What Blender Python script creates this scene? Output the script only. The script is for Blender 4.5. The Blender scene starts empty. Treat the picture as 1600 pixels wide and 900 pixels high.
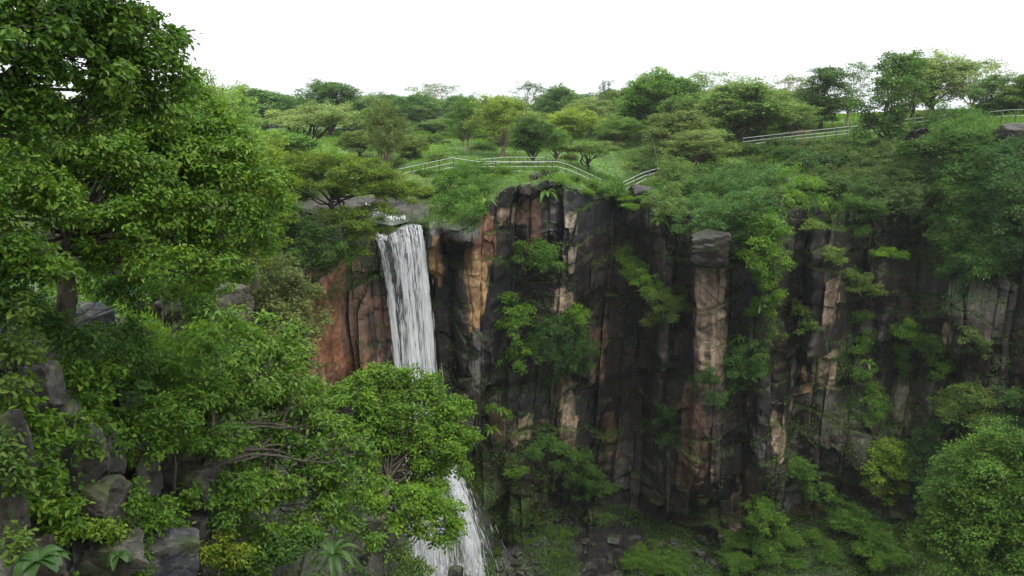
import bpy, math, random
import numpy as np
from math import radians, sin, cos, pi

# ------------------------------------------------------------------ camera, world, sun, exposure
SC = bpy.context.scene
COL = SC.collection
PITCH = radians(12.8); FPX = 1232.0
cam_d = bpy.data.cameras.new('camera'); cam = bpy.data.objects.new('camera', cam_d); COL.objects.link(cam)
cam.location = (0, 0, 0); cam.rotation_euler = (pi/2 - PITCH, 0, 0)
cam_d.sensor_width = 36; cam_d.lens = 36*FPX/1600; cam_d.clip_start = 0.1; cam_d.clip_end = 6000
SC.camera = cam
W = bpy.data.worlds.new('World'); SC.world = W; W.use_nodes = True
nt = W.node_tree; nt.nodes.clear()
SUN_EL, SUN_AZ = radians(58), radians(150)        # high, behind the camera and a little to the right, veiled by cloud
sky = nt.nodes.new('ShaderNodeTexSky'); sky.sky_type = 'NISHITA'; sky.sun_disc = False
sky.sun_elevation = SUN_EL; sky.sun_rotation = SUN_AZ; sky.air_density = 1.5; sky.dust_density = 6; sky.ozone_density = 1.0
ovc = nt.nodes.new('ShaderNodeMix'); ovc.data_type = 'RGBA'; ovc.inputs[0].default_value = 0.88
ovc.inputs[7].default_value = (8.2, 8.5, 8.7, 1)          # the even cloud layer
bg = nt.nodes.new('ShaderNodeBackground'); bg.inputs[1].default_value = 0.12
wo = nt.nodes.new('ShaderNodeOutputWorld')
nt.links.new(sky.outputs[0], ovc.inputs[6]); tcw = nt.nodes.new('ShaderNodeTexCoord'); sx = nt.nodes.new('ShaderNodeSeparateXYZ'); mr_ = nt.nodes.new('ShaderNodeMapRange')
mr_.inputs[1].default_value = 0; mr_.inputs[2].default_value = 1; mr_.inputs[3].default_value = .62; mr_.inputs[4].default_value = 1.75   # an overcast sky is brightest overhead
sc_ = nt.nodes.new('ShaderNodeVectorMath'); sc_.operation = 'SCALE'
nt.links.new(tcw.outputs['Generated'], sx.inputs[0]); nt.links.new(sx.outputs[2], mr_.inputs[0]); nt.links.new(ovc.outputs[2], sc_.inputs[0]); nt.links.new(mr_.outputs[0], sc_.inputs[3])
nt.links.new(sc_.outputs[0], bg.inputs[0]); nt.links.new(bg.outputs[0], wo.inputs[0])
sd = bpy.data.lights.new('sun', 'SUN'); sd.energy = 1.5; sd.angle = radians(25); sd.color = (1.0, 0.97, 0.92)
so = bpy.data.objects.new('sun', sd); COL.objects.link(so)
so.rotation_euler = (pi/2 - SUN_EL, 0, -SUN_AZ + pi)
SC.view_settings.view_transform = 'Standard'; SC.view_settings.look = 'None'
SC.view_settings.exposure = 1.0; SC.view_settings.gamma = 1
cy = SC.cycles
cy.max_bounces = 6; cy.diffuse_bounces = 3; cy.glossy_bounces = 2; cy.transmission_bounces = 3; cy.transparent_max_bounces = 12
cy.volume_bounces = 0; cy.caustics_reflective = False; cy.caustics_refractive = False
cy.use_adaptive_sampling = False; cy.use_light_tree = False; cy.use_denoising = True; cy.denoiser = 'OPENIMAGEDENOISE'; cy.denoising_prefilter = 'ACCURATE'

# ------------------------------------------------------------------ pixel <-> world (photo pixels 1600 x 900)
CP, SP = cos(PITCH), sin(PITCH)
def ray(x, y):
    xn = (x-800)/FPX; yn = (450-y)/FPX
    return np.array([xn, CP + yn*SP, -SP + yn*CP])
def at(x, y, R):
    d = ray(x, y); return d*(R/math.hypot(d[0], d[1]))
def azel(x, y):
    d = ray(x, y); return math.atan2(d[0], d[1]), d[2]/math.hypot(d[0], d[1])
def proj(P):
    P = np.asarray(P); dep = P[..., 1]*CP - P[..., 2]*SP; up = P[..., 1]*SP + P[..., 2]*CP
    return 800 + FPX*P[..., 0]/dep, 450 - FPX*up/dep
def px(R): return R/FPX*1.02            # metres per photo pixel at distance R

# ------------------------------------------------------------------ noise
def hsh(*ints):
    h = np.zeros(np.broadcast(*ints).shape, np.uint32) + np.uint32(2166136261)
    for i in ints:
        h = (h ^ (np.asarray(i).astype(np.int64) & 0xffffffff).astype(np.uint32))*np.uint32(0x9E3779B1)
        h ^= h >> np.uint32(15); h = h*np.uint32(0x85EBCA6B); h ^= h >> np.uint32(13)
    return (h & np.uint32(0xffffff)).astype(np.float64)/0xffffff
def vn(x, y, z=0.0, seed=0):
    x, y, z = np.broadcast_arrays(np.asarray(x, float), y, z)
    xi, yi, zi = np.floor(x), np.floor(y), np.floor(z)
    fx, fy, fz = x-xi, y-yi, z-zi
    fx, fy, fz = [f*f*(3-2*f) for f in (fx, fy, fz)]
    o = 0
    flat = not np.any(z)
    for k in ((0,) if flat else (0, 1)):
        wz = 1 if flat else (fz if k else 1-fz)
        for i in (0, 1):
            for j in (0, 1):
                o = o + hsh(xi+i, yi+j, zi+k, seed)*(fx if i else 1-fx)*(fy if j else 1-fy)*wz
    return o*2-1
def fbm(x, y, z=0.0, seed=0, o=4):
    s = 0; a = 1; t = 0
    for k in range(o):
        m = 2.03**k; s = s + a*vn(np.asarray(x)*m, np.asarray(y)*m, np.asarray(z)*m, seed+k*17); t += a; a *= .5
    return s/t
def worley(a, z, sa, sz, seed):
    u, v = a/sa, z/sz; ui, vi = np.floor(u), np.floor(v)
    f1 = np.full(u.shape, 9.0); f2 = f1.copy(); h1 = f1*0; h2 = h1.copy(); h3 = h1.copy(); dx = h1.copy(); dz = h1.copy()
    for i in (-1, 0, 1):
        for j in (-1, 0, 1):
            cx, cz = ui+i, vi+j
            q = cx + .5 + (hsh(cx, cz, seed)-.5)*.9 - u; w = cz + .5 + (hsh(cx, cz, seed+1)-.5)*.9 - v
            d = np.maximum(np.abs(q), np.abs(w))*.55 + np.sqrt(q*q+w*w)*.45
            n = d < f1
            f2 = np.where(n, f1, np.minimum(f2, d)); f1 = np.where(n, d, f1)
            h1 = np.where(n, hsh(cx, cz, seed+2), h1); h2 = np.where(n, hsh(cx, cz, seed+3), h2); h3 = np.where(n, hsh(cx, cz, seed+4), h3)
            dx = np.where(n, q, dx); dz = np.where(n, w, dz)
    return f1, f2, h1, h2, h3, dx*sa, dz*sz
def blocks(a, z, wa, hz, seed, tilt=.25):
    """upright joints of uneven spacing, each column broken into blocks at its own heights"""
    u = a/wa; i = np.floor(u); jl = i+(hsh(i, seed)-.5)*.7; jr = i+1+(hsh(i+1, seed)-.5)*.7
    i = np.where(u < jl, i-1, np.where(u >= jr, i+1, i)); jl = i+(hsh(i, seed)-.5)*.7; jr = i+1+(hsh(i+1, seed)-.5)*.7
    dx = (u-(jl+jr)/2)*wa; ea = np.minimum(u-jl, jr-u)*wa
    hc = hz*(.5+hsh(i, seed+1)); zz = (z + dx*tilt*(hsh(i, seed+2)-.5)*2)/hc + hsh(i, seed+3)*9; k = np.floor(zz)
    kl = k+(hsh(i, k, seed+4)-.5)*.8; kr = k+1+(hsh(i, k+1, seed+4)-.5)*.8
    k = np.where(zz < kl, k-1, np.where(zz >= kr, k+1, k)); kl = k+(hsh(i, k, seed+4)-.5)*.8; kr = k+1+(hsh(i, k+1, seed+4)-.5)*.8
    dz = (zz-(kl+kr)/2)*hc; ez = np.minimum(zz-kl, kr-zz)*hc
    return ea, ez, hsh(i, k, seed+5), hsh(i, k, seed+6), hsh(i, k, seed+7), dx, dz
def sstep(a, b, x):
    t = np.clip((x-a)/(b-a), 0, 1); return t*t*(3-2*t)

# ------------------------------------------------------------------ mesh helpers
def mesh(name, V, faces, mat, attrs=None, col=None, smooth=False):
    V = np.ascontiguousarray(V, np.float32); me = bpy.data.meshes.new(name)
    faces = [np.asarray(f, np.int32) for f in faces if len(f)]
    me.vertices.add(len(V)); me.vertices.foreach_set('co', V.ravel())
    nl = sum(f.size for f in faces); npoly = sum(len(f) for f in faces)
    me.loops.add(nl); me.polygons.add(npoly)
    me.loops.foreach_set('vertex_index', np.concatenate([f.ravel() for f in faces]))
    tot = np.concatenate([np.full(len(f), f.shape[1], np.int32) for f in faces])
    me.polygons.foreach_set('loop_start', np.concatenate([[0], np.cumsum(tot)[:-1]]).astype(np.int32))
    me.polygons.foreach_set('use_smooth', np.full(npoly, smooth))
    for k, v in (attrs or {}).items():
        at_ = me.attributes.new(k, 'FLOAT', 'POINT'); at_.data.foreach_set('value', np.ascontiguousarray(v, np.float32))
    if col is not None:
        c = np.ones((len(V), 4), np.float32); c[:, :3] = col
        at_ = me.attributes.new('col', 'FLOAT_COLOR', 'POINT'); at_.data.foreach_set('color', c.ravel())
    me.materials.append(mat); me.update(calc_edges=True)
    return me
def obj(name, me, parent=None, color=None, loc=None):
    o = bpy.data.objects.new(name, me); COL.objects.link(o)
    if parent is not None: o.parent = parent
    if color is not None: o.color = (*color, 1)
    if loc is not None: o.location = loc
    return o
def tag(o, label=None, cat=None, group=None, kind=None):
    if label: o['label'] = label
    if cat: o['category'] = cat
    if group: o['group'] = group
    if kind: o['kind'] = kind
    return o
def thing(name, loc, label, cat, group=None):
    o = bpy.data.objects.new(name, None); o.empty_display_size = .3; COL.objects.link(o); o.location = tuple(loc)
    return tag(o, label, cat, group)
def grid_faces(nr, nc):
    i = np.arange(nr-1)[:, None]*nc + np.arange(nc-1)[None]
    i = i.ravel(); return np.stack([i, i+1, i+nc+1, i+nc], 1)
class Tubes:
    def __init__(s): s.V = []; s.F = []; s.n = 0
    def add(s, pts, rad, k=6):
        pts = np.asarray(pts, float); rad = np.broadcast_to(np.asarray(rad, float), (len(pts),))
        t = np.gradient(pts, axis=0); t /= np.linalg.norm(t, axis=1)[:, None]+1e-9
        ref = np.array([0, 0, 1.]) if abs(t[:, 2]).mean() < .8 else np.array([1., 0, 0])
        a = np.cross(t, ref); a /= np.linalg.norm(a, axis=1)[:, None]+1e-9; b = np.cross(t, a)
        th = np.arange(k)*2*pi/k
        ring = pts[:, None] + rad[:, None, None]*(np.cos(th)[None, :, None]*a[:, None] + np.sin(th)[None, :, None]*b[:, None])
        m = len(pts); s.V.append(ring.reshape(-1, 3))
        i, j = np.meshgrid(np.arange(m-1), np.arange(k), indexing='ij'); i = i.ravel(); j = j.ravel(); j2 = (j+1) % k
        s.F.append(s.n + np.stack([i*k+j, i*k+j2, (i+1)*k+j2, (i+1)*k+j], 1))
        s.n += m*k
    def mesh(s, name, mat): return mesh(name, np.concatenate(s.V), [np.concatenate(s.F)], mat, smooth=True)
def curve(a, b, rng, n=7, wob=.12, sag=0.0):
    a = np.asarray(a, float); b = np.asarray(b, float); t = np.linspace(0, 1, n)[:, None]; L = np.linalg.norm(b-a)
    w = rng.normal(size=(1, 3))*wob*L; w2 = rng.normal(size=(1, 3))*wob*.6*L
    return a + (b-a)*t + w*np.sin(pi*t) + w2*np.sin(2*pi*t) + np.array([0, 0, sag*L])*np.sin(pi*t)
def unit(v): return v/(np.linalg.norm(v, axis=-1, keepdims=True)+1e-9)

# ------------------------------------------------------------------ materials
def newmat(name):
    m = bpy.data.materials.new(name); m.use_nodes = True; t = m.node_tree; t.nodes.clear()
    return m, t, (lambda ty, **kw: (lambda n: ([setattr(n, k, v) for k, v in kw.items()], n)[1])(t.nodes.new(ty))), t.links.new
def leaf_material(name, shine=.5, trans=.34, spec=.2):
    m, t, N, L = newmat(name)
    oi = N('ShaderNodeObjectInfo'); at_ = N('ShaderNodeAttribute', attribute_name='tint')
    hs = N('ShaderNodeHueSaturation'); mh = N('ShaderNodeMapRange'); mh.inputs[3].default_value = .474; mh.inputs[4].default_value = .528
    mv = N('ShaderNodeMapRange'); mv.inputs[3].default_value = .45; mv.inputs[4].default_value = 1.7
    inv = N('ShaderNodeMath', operation='SUBTRACT'); inv.inputs[0].default_value = 1
    L(at_.outputs[2], inv.inputs[1]); L(inv.outputs[0], mh.inputs[0]); L(at_.outputs[2], mv.inputs[0])
    L(oi.outputs['Color'], hs.inputs[4]); L(mh.outputs[0], hs.inputs[0]); L(mv.outputs[0], hs.inputs[2])
    bs = N('ShaderNodeBsdfPrincipled'); bs.inputs['Roughness'].default_value = shine; bs.inputs['Specular IOR Level'].default_value = spec
    tr = N('ShaderNodeBsdfTranslucent'); br = N('ShaderNodeHueSaturation'); br.inputs[1].default_value = 1.1; br.inputs[2].default_value = 1.7
    L(hs.outputs[0], bs.inputs['Base Color']); L(hs.outputs[0], br.inputs[4]); L(br.outputs[0], tr.inputs[0])
    mx = N('ShaderNodeMixShader'); mx.inputs[0].default_value = trans; L(bs.outputs[0], mx.inputs[1]); L(tr.outputs[0], mx.inputs[2])
    o = N('ShaderNodeOutputMaterial'); L(mx.outputs[0], o.inputs[0]); return m
def plain_material(name, c1, c2, scale, rough=.8, bump=.3, stretch=(1, 1, 1), spec=.3, metal=0):
    m, t, N, L = newmat(name)
    tc = N('ShaderNodeTexCoord'); mp = N('ShaderNodeMapping'); mp.inputs[3].default_value = stretch; L(tc.outputs[3], mp.inputs[0])
    no = N('ShaderNodeTexNoise'); no.inputs['Scale'].default_value = scale; no.inputs['Detail'].default_value = 6; L(mp.outputs[0], no.inputs[0])
    cr = N('ShaderNodeValToRGB'); cr.color_ramp.elements[0].position = .3; cr.color_ramp.elements[1].position = .7
    cr.color_ramp.elements[0].color = (*c1, 1); cr.color_ramp.elements[1].color = (*c2, 1); L(no.outputs[0], cr.inputs[0])
    bs = N('ShaderNodeBsdfPrincipled'); bs.inputs['Roughness'].default_value = rough; bs.inputs['Specular IOR Level'].default_value = spec; bs.inputs['Metallic'].default_value = metal
    bp = N('ShaderNodeBump'); bp.inputs[0].default_value = bump; bp.inputs[1].default_value = .05; L(no.outputs[0], bp.inputs[2])
    L(cr.outputs[0], bs.inputs[0]); L(bp.outputs[0], bs.inputs['Normal'])
    o = N('ShaderNodeOutputMaterial'); L(bs.outputs[0], o.inputs[0]); return m
def rock_material(name, k=1.0, bdist=.12, rough=.5):
    m, t, N, L = newmat(name)
    at_ = N('ShaderNodeAttribute', attribute_name='col'); tc = N('ShaderNodeTexCoord')
    def noise(scale, det, st=(1, 1, 1), r=.6):
        mp = N('ShaderNodeMapping'); mp.inputs[3].default_value = st; L(tc.outputs[3], mp.inputs[0])
        n = N('ShaderNodeTexNoise'); n.inputs['Scale'].default_value = scale; n.inputs['Detail'].default_value = det; n.inputs['Roughness'].default_value = r; L(mp.outputs[0], n.inputs[0]); return n
    n1 = noise(2.2*k, 8); n2 = noise(1.1*k, 5, (1.6, 1.6, .12)); n3 = noise(9*k, 5)
    mu = N('ShaderNodeMapRange'); mu.inputs[1].default_value = .3; mu.inputs[2].default_value = .7; mu.inputs[3].default_value = .45; mu.inputs[4].default_value = 1.7; L(n1.outputs[0], mu.inputs[0])
    m2 = N('ShaderNodeMapRange'); m2.inputs[1].default_value = .35; m2.inputs[2].default_value = .65; m2.inputs[3].default_value = .78; m2.inputs[4].default_value = 1.2; L(n2.outputs[0], m2.inputs[0])
    pr = N('ShaderNodeMath', operation='MULTIPLY'); L(mu.outputs[0], pr.inputs[0]); L(m2.outputs[0], pr.inputs[1])
    vm = N('ShaderNodeVectorMath', operation='SCALE'); L(at_.outputs[0], vm.inputs[0]); L(pr.outputs[0], vm.inputs[3])
    bs = N('ShaderNodeBsdfPrincipled'); L(vm.outputs[0], bs.inputs[0])
    mr = N('ShaderNodeMapRange'); mr.inputs[3].default_value = rough-.18; mr.inputs[4].default_value = rough+.3; L(n2.outputs[0], mr.inputs[0]); L(mr.outputs[0], bs.inputs['Roughness'])
    bs.inputs['Specular IOR Level'].default_value = .22
    ad = N('ShaderNodeMath', operation='MULTIPLY_ADD'); L(n3.outputs[0], ad.inputs[0]); ad.inputs[1].default_value = .35; L(n1.outputs[0], ad.inputs[2])
    bp = N('ShaderNodeBump'); bp.inputs[0].default_value = .8; bp.inputs[1].default_value = bdist; L(ad.outputs[0], bp.inputs[2]); L(bp.outputs[0], bs.inputs['Normal'])
    o = N('ShaderNodeOutputMaterial'); L(bs.outputs[0], o.inputs[0]); return m
def water_material(name, alpha):
    m, t, N, L = newmat(name)
    bs = N('ShaderNodeBsdfPrincipled'); bs.inputs[0].default_value = (.78, .8, .81, 1); bs.inputs['Roughness'].default_value = .35
    tl = N('ShaderNodeBsdfTranslucent'); tl.inputs[0].default_value = (.78, .8, .81, 1)
    m1 = N('ShaderNodeMixShader'); m1.inputs[0].default_value = .4; L(bs.outputs[0], m1.inputs[1]); L(tl.outputs[0], m1.inputs[2])
    tr = N('ShaderNodeBsdfTransparent'); mx = N('ShaderNodeMixShader'); mx.inputs[0].default_value = alpha
    L(tr.outputs[0], mx.inputs[1]); L(m1.outputs[0], mx.inputs[2]); o = N('ShaderNodeOutputMaterial'); L(mx.outputs[0], o.inputs[0]); return m
def veil_material(name):
    m, t, N, L = newmat(name)
    bs = N('ShaderNodeBsdfPrincipled'); bs.inputs[0].default_value = (.6, .62, .63, 1); bs.inputs['Roughness'].default_value = .4
    tl = N('ShaderNodeBsdfTranslucent'); tl.inputs[0].default_value = (.6, .62, .63, 1)
    m1 = N('ShaderNodeMixShader'); m1.inputs[0].default_value = .4; L(bs.outputs[0], m1.inputs[1]); L(tl.outputs[0], m1.inputs[2])
    a = N('ShaderNodeAttribute', attribute_name='veil'); tc = N('ShaderNodeTexCoord')
    mp = N('ShaderNodeMapping'); mp.inputs[3].default_value = (6, 2, .35); L(tc.outputs[3], mp.inputs[0])
    n = N('ShaderNodeTexNoise'); n.inputs['Scale'].default_value = 1.2; n.inputs['Detail'].default_value = 7; n.inputs['Roughness'].default_value = .65; L(mp.outputs[0], n.inputs[0])
    r = N('ShaderNodeMapRange'); r.inputs[1].default_value = .38; r.inputs[2].default_value = .68; L(n.outputs[0], r.inputs[0])
    mu = N('ShaderNodeMath', operation='MULTIPLY'); L(r.outputs[0], mu.inputs[0]); L(a.outputs[2], mu.inputs[1])
    tr = N('ShaderNodeBsdfTransparent'); mx = N('ShaderNodeMixShader'); L(mu.outputs[0], mx.inputs[0]); L(tr.outputs[0], mx.inputs[1]); L(m1.outputs[0], mx.inputs[2])
    o = N('ShaderNodeOutputMaterial'); L(mx.outputs[0], o.inputs[0]); return m
LEAF = leaf_material('leaf'); LEAF_GLOSSY = leaf_material('glossy_leaf', .42, .32, .26); GRASS = leaf_material('grass_blade', .6, .35)
BARK = plain_material('bark', (.02, .016, .013), (.075, .06, .045), 9, stretch=(1, 1, .25), bump=.6)
BARK_PALE = plain_material('pale_bark', (.11, .075, .055), (.3, .22, .17), 9, stretch=(1, 1, .25), bump=.5)
ROCK = rock_material('cliff_rock', 1.0, .22, .42); ROCK_NEAR = rock_material('hillside_rock', 3.0, .05, .6)
SOIL = rock_material('plateau_ground', .7, .1, .85)
STEEL = plain_material('weathered_galvanised_steel', (.28, .3, .28), (.44, .46, .43), 6, rough=.55, bump=0)
POST = plain_material('dark_painted_post', (.03, .035, .035), (.07, .075, .07), 6, rough=.6, bump=0)
CONC = plain_material('wet_concrete', (.2, .18, .15), (.36, .33, .28), 3, bump=.1)
WATER = water_material('falling_water', .42); VEIL = veil_material('water_veil')
STREAM = plain_material('stream_water', (.05, .055, .05), (.1, .11, .1), 3, rough=.08, bump=.3, spec=.6)

# ------------------------------------------------------------------ far terrain: gorge floor, cliff, plateau, all one polar grid with seams shared
def interp_curve(pts, A, zs=False):
    a, R, z = [], [], []
    for p in pts:
        if zs: aa, _ = azel(p[0], 250); a.append(aa); R.append(p[1]); z.append(p[2])
        else:
            aa, e = azel(p[0], p[1]); a.append(aa); R.append(p[2]); z.append(p[2]*e)
    o = np.argsort(a); a = np.array(a)[o]; R = np.interp(A, a, np.array(R)[o]); z = np.interp(A, a, np.array(z)[o])
    return np.stack([R, z], 1)
AZ = np.concatenate([np.arange(-62, -37, 1.0), np.arange(-37, -15.5, .14), np.arange(-15.5, 35.6, .048), np.arange(35.7, 38, .2), np.arange(38, 62, 1.0)])*pi/180
c_near = interp_curve([(-200, 30, -54), (300, 34, -54), (560, 40, -52), (1800, 40, -56)], AZ, True)
c_mid = interp_curve([(0, 30, -50), (300, 34, -50), (480, 48, -47), (620, 60, -45), (760, 69, -46), (1100, 71, -46), (1600, 66, -45)], AZ, True)
c_foot = interp_curve([(0, 860, 32), (300, 850, 40), (480, 850, 55), (590, 868, 64), (650, 858, 67), (760, 838, 72), (880, 822, 77), (1000, 818, 79), (1150, 846, 78), (1250, 812, 80), (1400, 852, 79), (1600, 862, 74), (1900, 862, 70)], AZ)
c_rim = interp_curve([(-300, 380, 33), (0, 365, 36), (150, 355, 40), (300, 348, 48), (400, 342, 56), (480, 338, 63), (575, 366, 67.5), (610, 364, 68), (640, 350, 69), (665, 350, 69.5), (700, 346, 71), (745, 328, 72), (790, 298, 72.5), (850, 284, 72), (900, 300, 73.5), (950, 312, 77), (985, 316, 80), (1012, 312, 78), (1060, 330, 76), (1110, 345, 75), (1160, 330, 77), (1220, 302, 78), (1290, 318, 79), (1360, 330, 83), (1410, 300, 87), (1450, 222, 93), (1500, 212, 92), (1600, 212, 86), (1900, 212, 80)], AZ)
c_fence = interp_curve([(-300, 300, 50), (0, 300, 55), (300, 300, 66), (440, 303, 76), (500, 312, 74), (590, 300, 79), (640, 270, 81), (715, 262, 82), (870, 265, 82), (905, 272, 83), (940, 286, 84), (985, 292, 88), (1020, 284, 90), (1080, 252, 98), (1160, 230, 108), (1344, 210, 112), (1478, 197, 108), (1600, 192, 96), (1900, 192, 90)], AZ)
c_mead = interp_curve([(0, 130, -5.6), (600, 130, -5.6), (900, 130, -4.6), (1150, 140, -2.6), (1340, 145, -1.2), (1600, 135, -.2), (1900, 135, -.2)], AZ, True)
c_far = interp_curve([(0, 240, -4.6), (700, 240, -4.4), (1000, 240, -3.2), (1340, 230, -1.4), (1600, 230, -.6)], AZ, True)
c_end = interp_curve([(0, 880, -8), (1600, 880, -8)], AZ, True)
def seg(c0, c1, n, pw=1.0, last=False):
    t = (np.linspace(0, 1, n, endpoint=last)**pw)[:, None, None]; return c0[None]*(1-t) + c1[None]*t
N0, N1, N2, N3, N4, N5, N6 = 10, 70, 440, 110, 120, 60, 20
G = np.concatenate([seg(c_near, c_mid, N0), seg(c_mid, c_foot, N1), seg(c_foot, c_rim, N2), seg(c_rim, c_fence, N3), seg(c_fence, c_mead, N4), seg(c_mead, c_far, N5), seg(c_far, c_end, N6, 1.5, True)])
iF, iR, iB, iM = N0+N1, N0+N1+N2, N0+N1+N2+N3, N0+N1+N2+N3+N4
kern = np.hanning(27); kern /= kern.sum()                          # soften the corners between curve knots
vis = (AZ > radians(-15.3)) & (AZ < radians(35.3)); vi = np.where(vis)[0]
pad = np.pad(G[:, vi], ((0, 0), (13, 13), (0, 0)), mode='edge')
G[:, vi] = sum(k*pad[:, i:i+len(vi)] for i, k in enumerate(kern))
NR, NC = G.shape[:2]
A2 = np.broadcast_to(AZ, (NR, NC)); RR = G[..., 0].copy(); ZZ = G[..., 1].copy(); AA = A2*78.0
rimn = .8*fbm(AZ*78/2.4, 3.3+AZ*0, seed=140, o=4)+.5*np.round(2*vn(AZ*78/3.1, AZ*0+.5, seed=141))/2
rimw = (sstep(iR-110, iR, np.arange(NR))*(1-sstep(iR, iR+30, np.arange(NR))))[:, None]; ZZ += rimn[None]*rimw*(AZ > radians(-6))[None]
row = np.arange(NR)[:, None]
wc = (sstep(iF-50, iF+8, row)*(1-sstep(iR-4, iR+45, row)))*np.ones((1, NC))
rows = slice(N0, iB)
a_, z_, w_ = AA[rows], ZZ[rows], wc[rows]
aw = a_ + 1.0*vn(a_/8, z_/14, seed=3) + .16*vn(a_/2.2, z_/3.5, seed=4) + .07*vn(a_/.8, z_/1.4, seed=5); zw = z_ + .5*vn(a_/2.4, z_/6, seed=9) + .12*vn(a_/.7, z_/.9, seed=10)
W1 = blocks(aw, zw, 4.2, 7, 11, .5); W2 = blocks(aw+.3, zw, 1.9, 2.9, 23, .9); W0 = worley(aw, zw, 7, 6.5, 7); W3 = blocks(aw+.04*vn(a_*3, z_*3), zw+.2, .6, 1.1, 37, .6)
disp = (W0[2]-.5)*2.0 + W0[6]*(W0[3]-.5)*.45 + W0[5]*(W0[4]-.5)*.4 + 2.8*fbm(a_/9, z_/34, seed=41, o=3)
disp += (W1[2]-.5)*2.7 + W1[5]*(W1[3]-.5)*.7 + W1[6]*(W1[4]-.5)*.12
disp += (W2[2]-.5)*.95 + W2[5]*(W2[3]-.5)*.7 + W2[6]*(W2[4]-.5)*.18
disp += ((W3[2]-.5)*.24 + W3[6]*(W3[4]-.5)*.3)*sstep(-.3, .4, fbm(a_/5, z_/6, seed=44, o=3))
disp -= .45*np.exp(-W1[0]/.16) + .16*np.exp(-W2[0]/.07)*(W2[3] > .4) + .12*np.exp(-W2[1]/.06)*(W2[4] > .5) + .12*np.exp(-W1[1]/.1)
disp += .22*fbm(a_/1.1, z_/1.6, seed=77, o=3)
P0 = np.stack([RR*np.sin(A2), RR*np.cos(A2), ZZ], -1)
PX, PY = proj(P0)
pxr, pyr = PX[rows], PY[rows]
FEAT = [(1110,485,27,115,2.3),(1112,386,44,24,3.2),(1060,560,24,170,-1.7),(975,560,42,230,-2.6),(748,470,28,150,1.7),(693,500,20,190,-2.0),(722,356,34,16,2.2),(712,388,22,20,-2.4),(676,385,9,50,1.6),(1292,450,33,170,2.2),(1345,500,26,160,-1.7),(1450,455,70,48,2.0),(1410,640,30,90,-1.5),(1205,640,32,150,1.8),(1240,470,20,120,-1.6),(885,440,26,130,1.3),(830,700,60,90,2.0),(630,470,42,190,-2.0),(530,520,46,120,1.3),(1310,690,55,60,1.6),(1090,680,34,90,1.4),(1150,600,16,120,-1.2),(1520,560,40,110,1.4),(1480,640,22,90,-1.6),(900,560,30,110,-1.2),(800,430,26,90,-.8),(1000,340,30,26,1.8),(960,330,18,24,-1.2),(790,800,70,40,1.8),(1400,790,60,50,-1.4)]
wx_ = 5*vn(z_/1.6, a_/9, seed=46)+3*vn(z_/.6, a_/5, seed=47)
for fx, fy, sx, sy, am in FEAT:
    u = np.abs((pxr+wx_-fx)/sx); v = np.abs((pyr-fy)/sy)
    disp += am*np.exp(-(u**4)-(v**4))
calm = 1-.6*np.exp(-(((pxr-520)/45)**2)**2-(((pyr-510)/95)**2)**2)-.5*np.exp(-(((pxr-1110)/26)**2)**2-(((pyr-500)/90)**2)**2); disp = disp*w_*np.clip(calm, .3, 1) + (1-np.clip(calm, .3, 1))*w_*1.2
bumpg = (np.where(row[rows] < iF, 1.6, 1)*.32*fbm(a_/2.2, RR[rows]/2.2, seed=91, o=4))*(1-w_)
RR[rows] -= disp
ZZ[rows] += bumpg + w_*.15*vn(a_/2, z_/2, seed=8)*0
r2 = slice(iB, NR); ZZ[r2] += (.4*fbm(AA[r2]/4, RR[r2]/4, seed=93, o=4))*sstep(iB, iB+15, row[r2])
P = np.stack([RR*np.sin(A2), RR*np.cos(A2), ZZ], -1); PX, PY = proj(P)
gu = np.gradient(P, axis=0); gv = np.gradient(P, axis=1); NRM = unit(np.cross(gv, gu)); NRM[NRM[..., 1]*0 + (NRM*P).sum(-1) > 0] *= -1
upz = NRM[..., 2]

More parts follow.
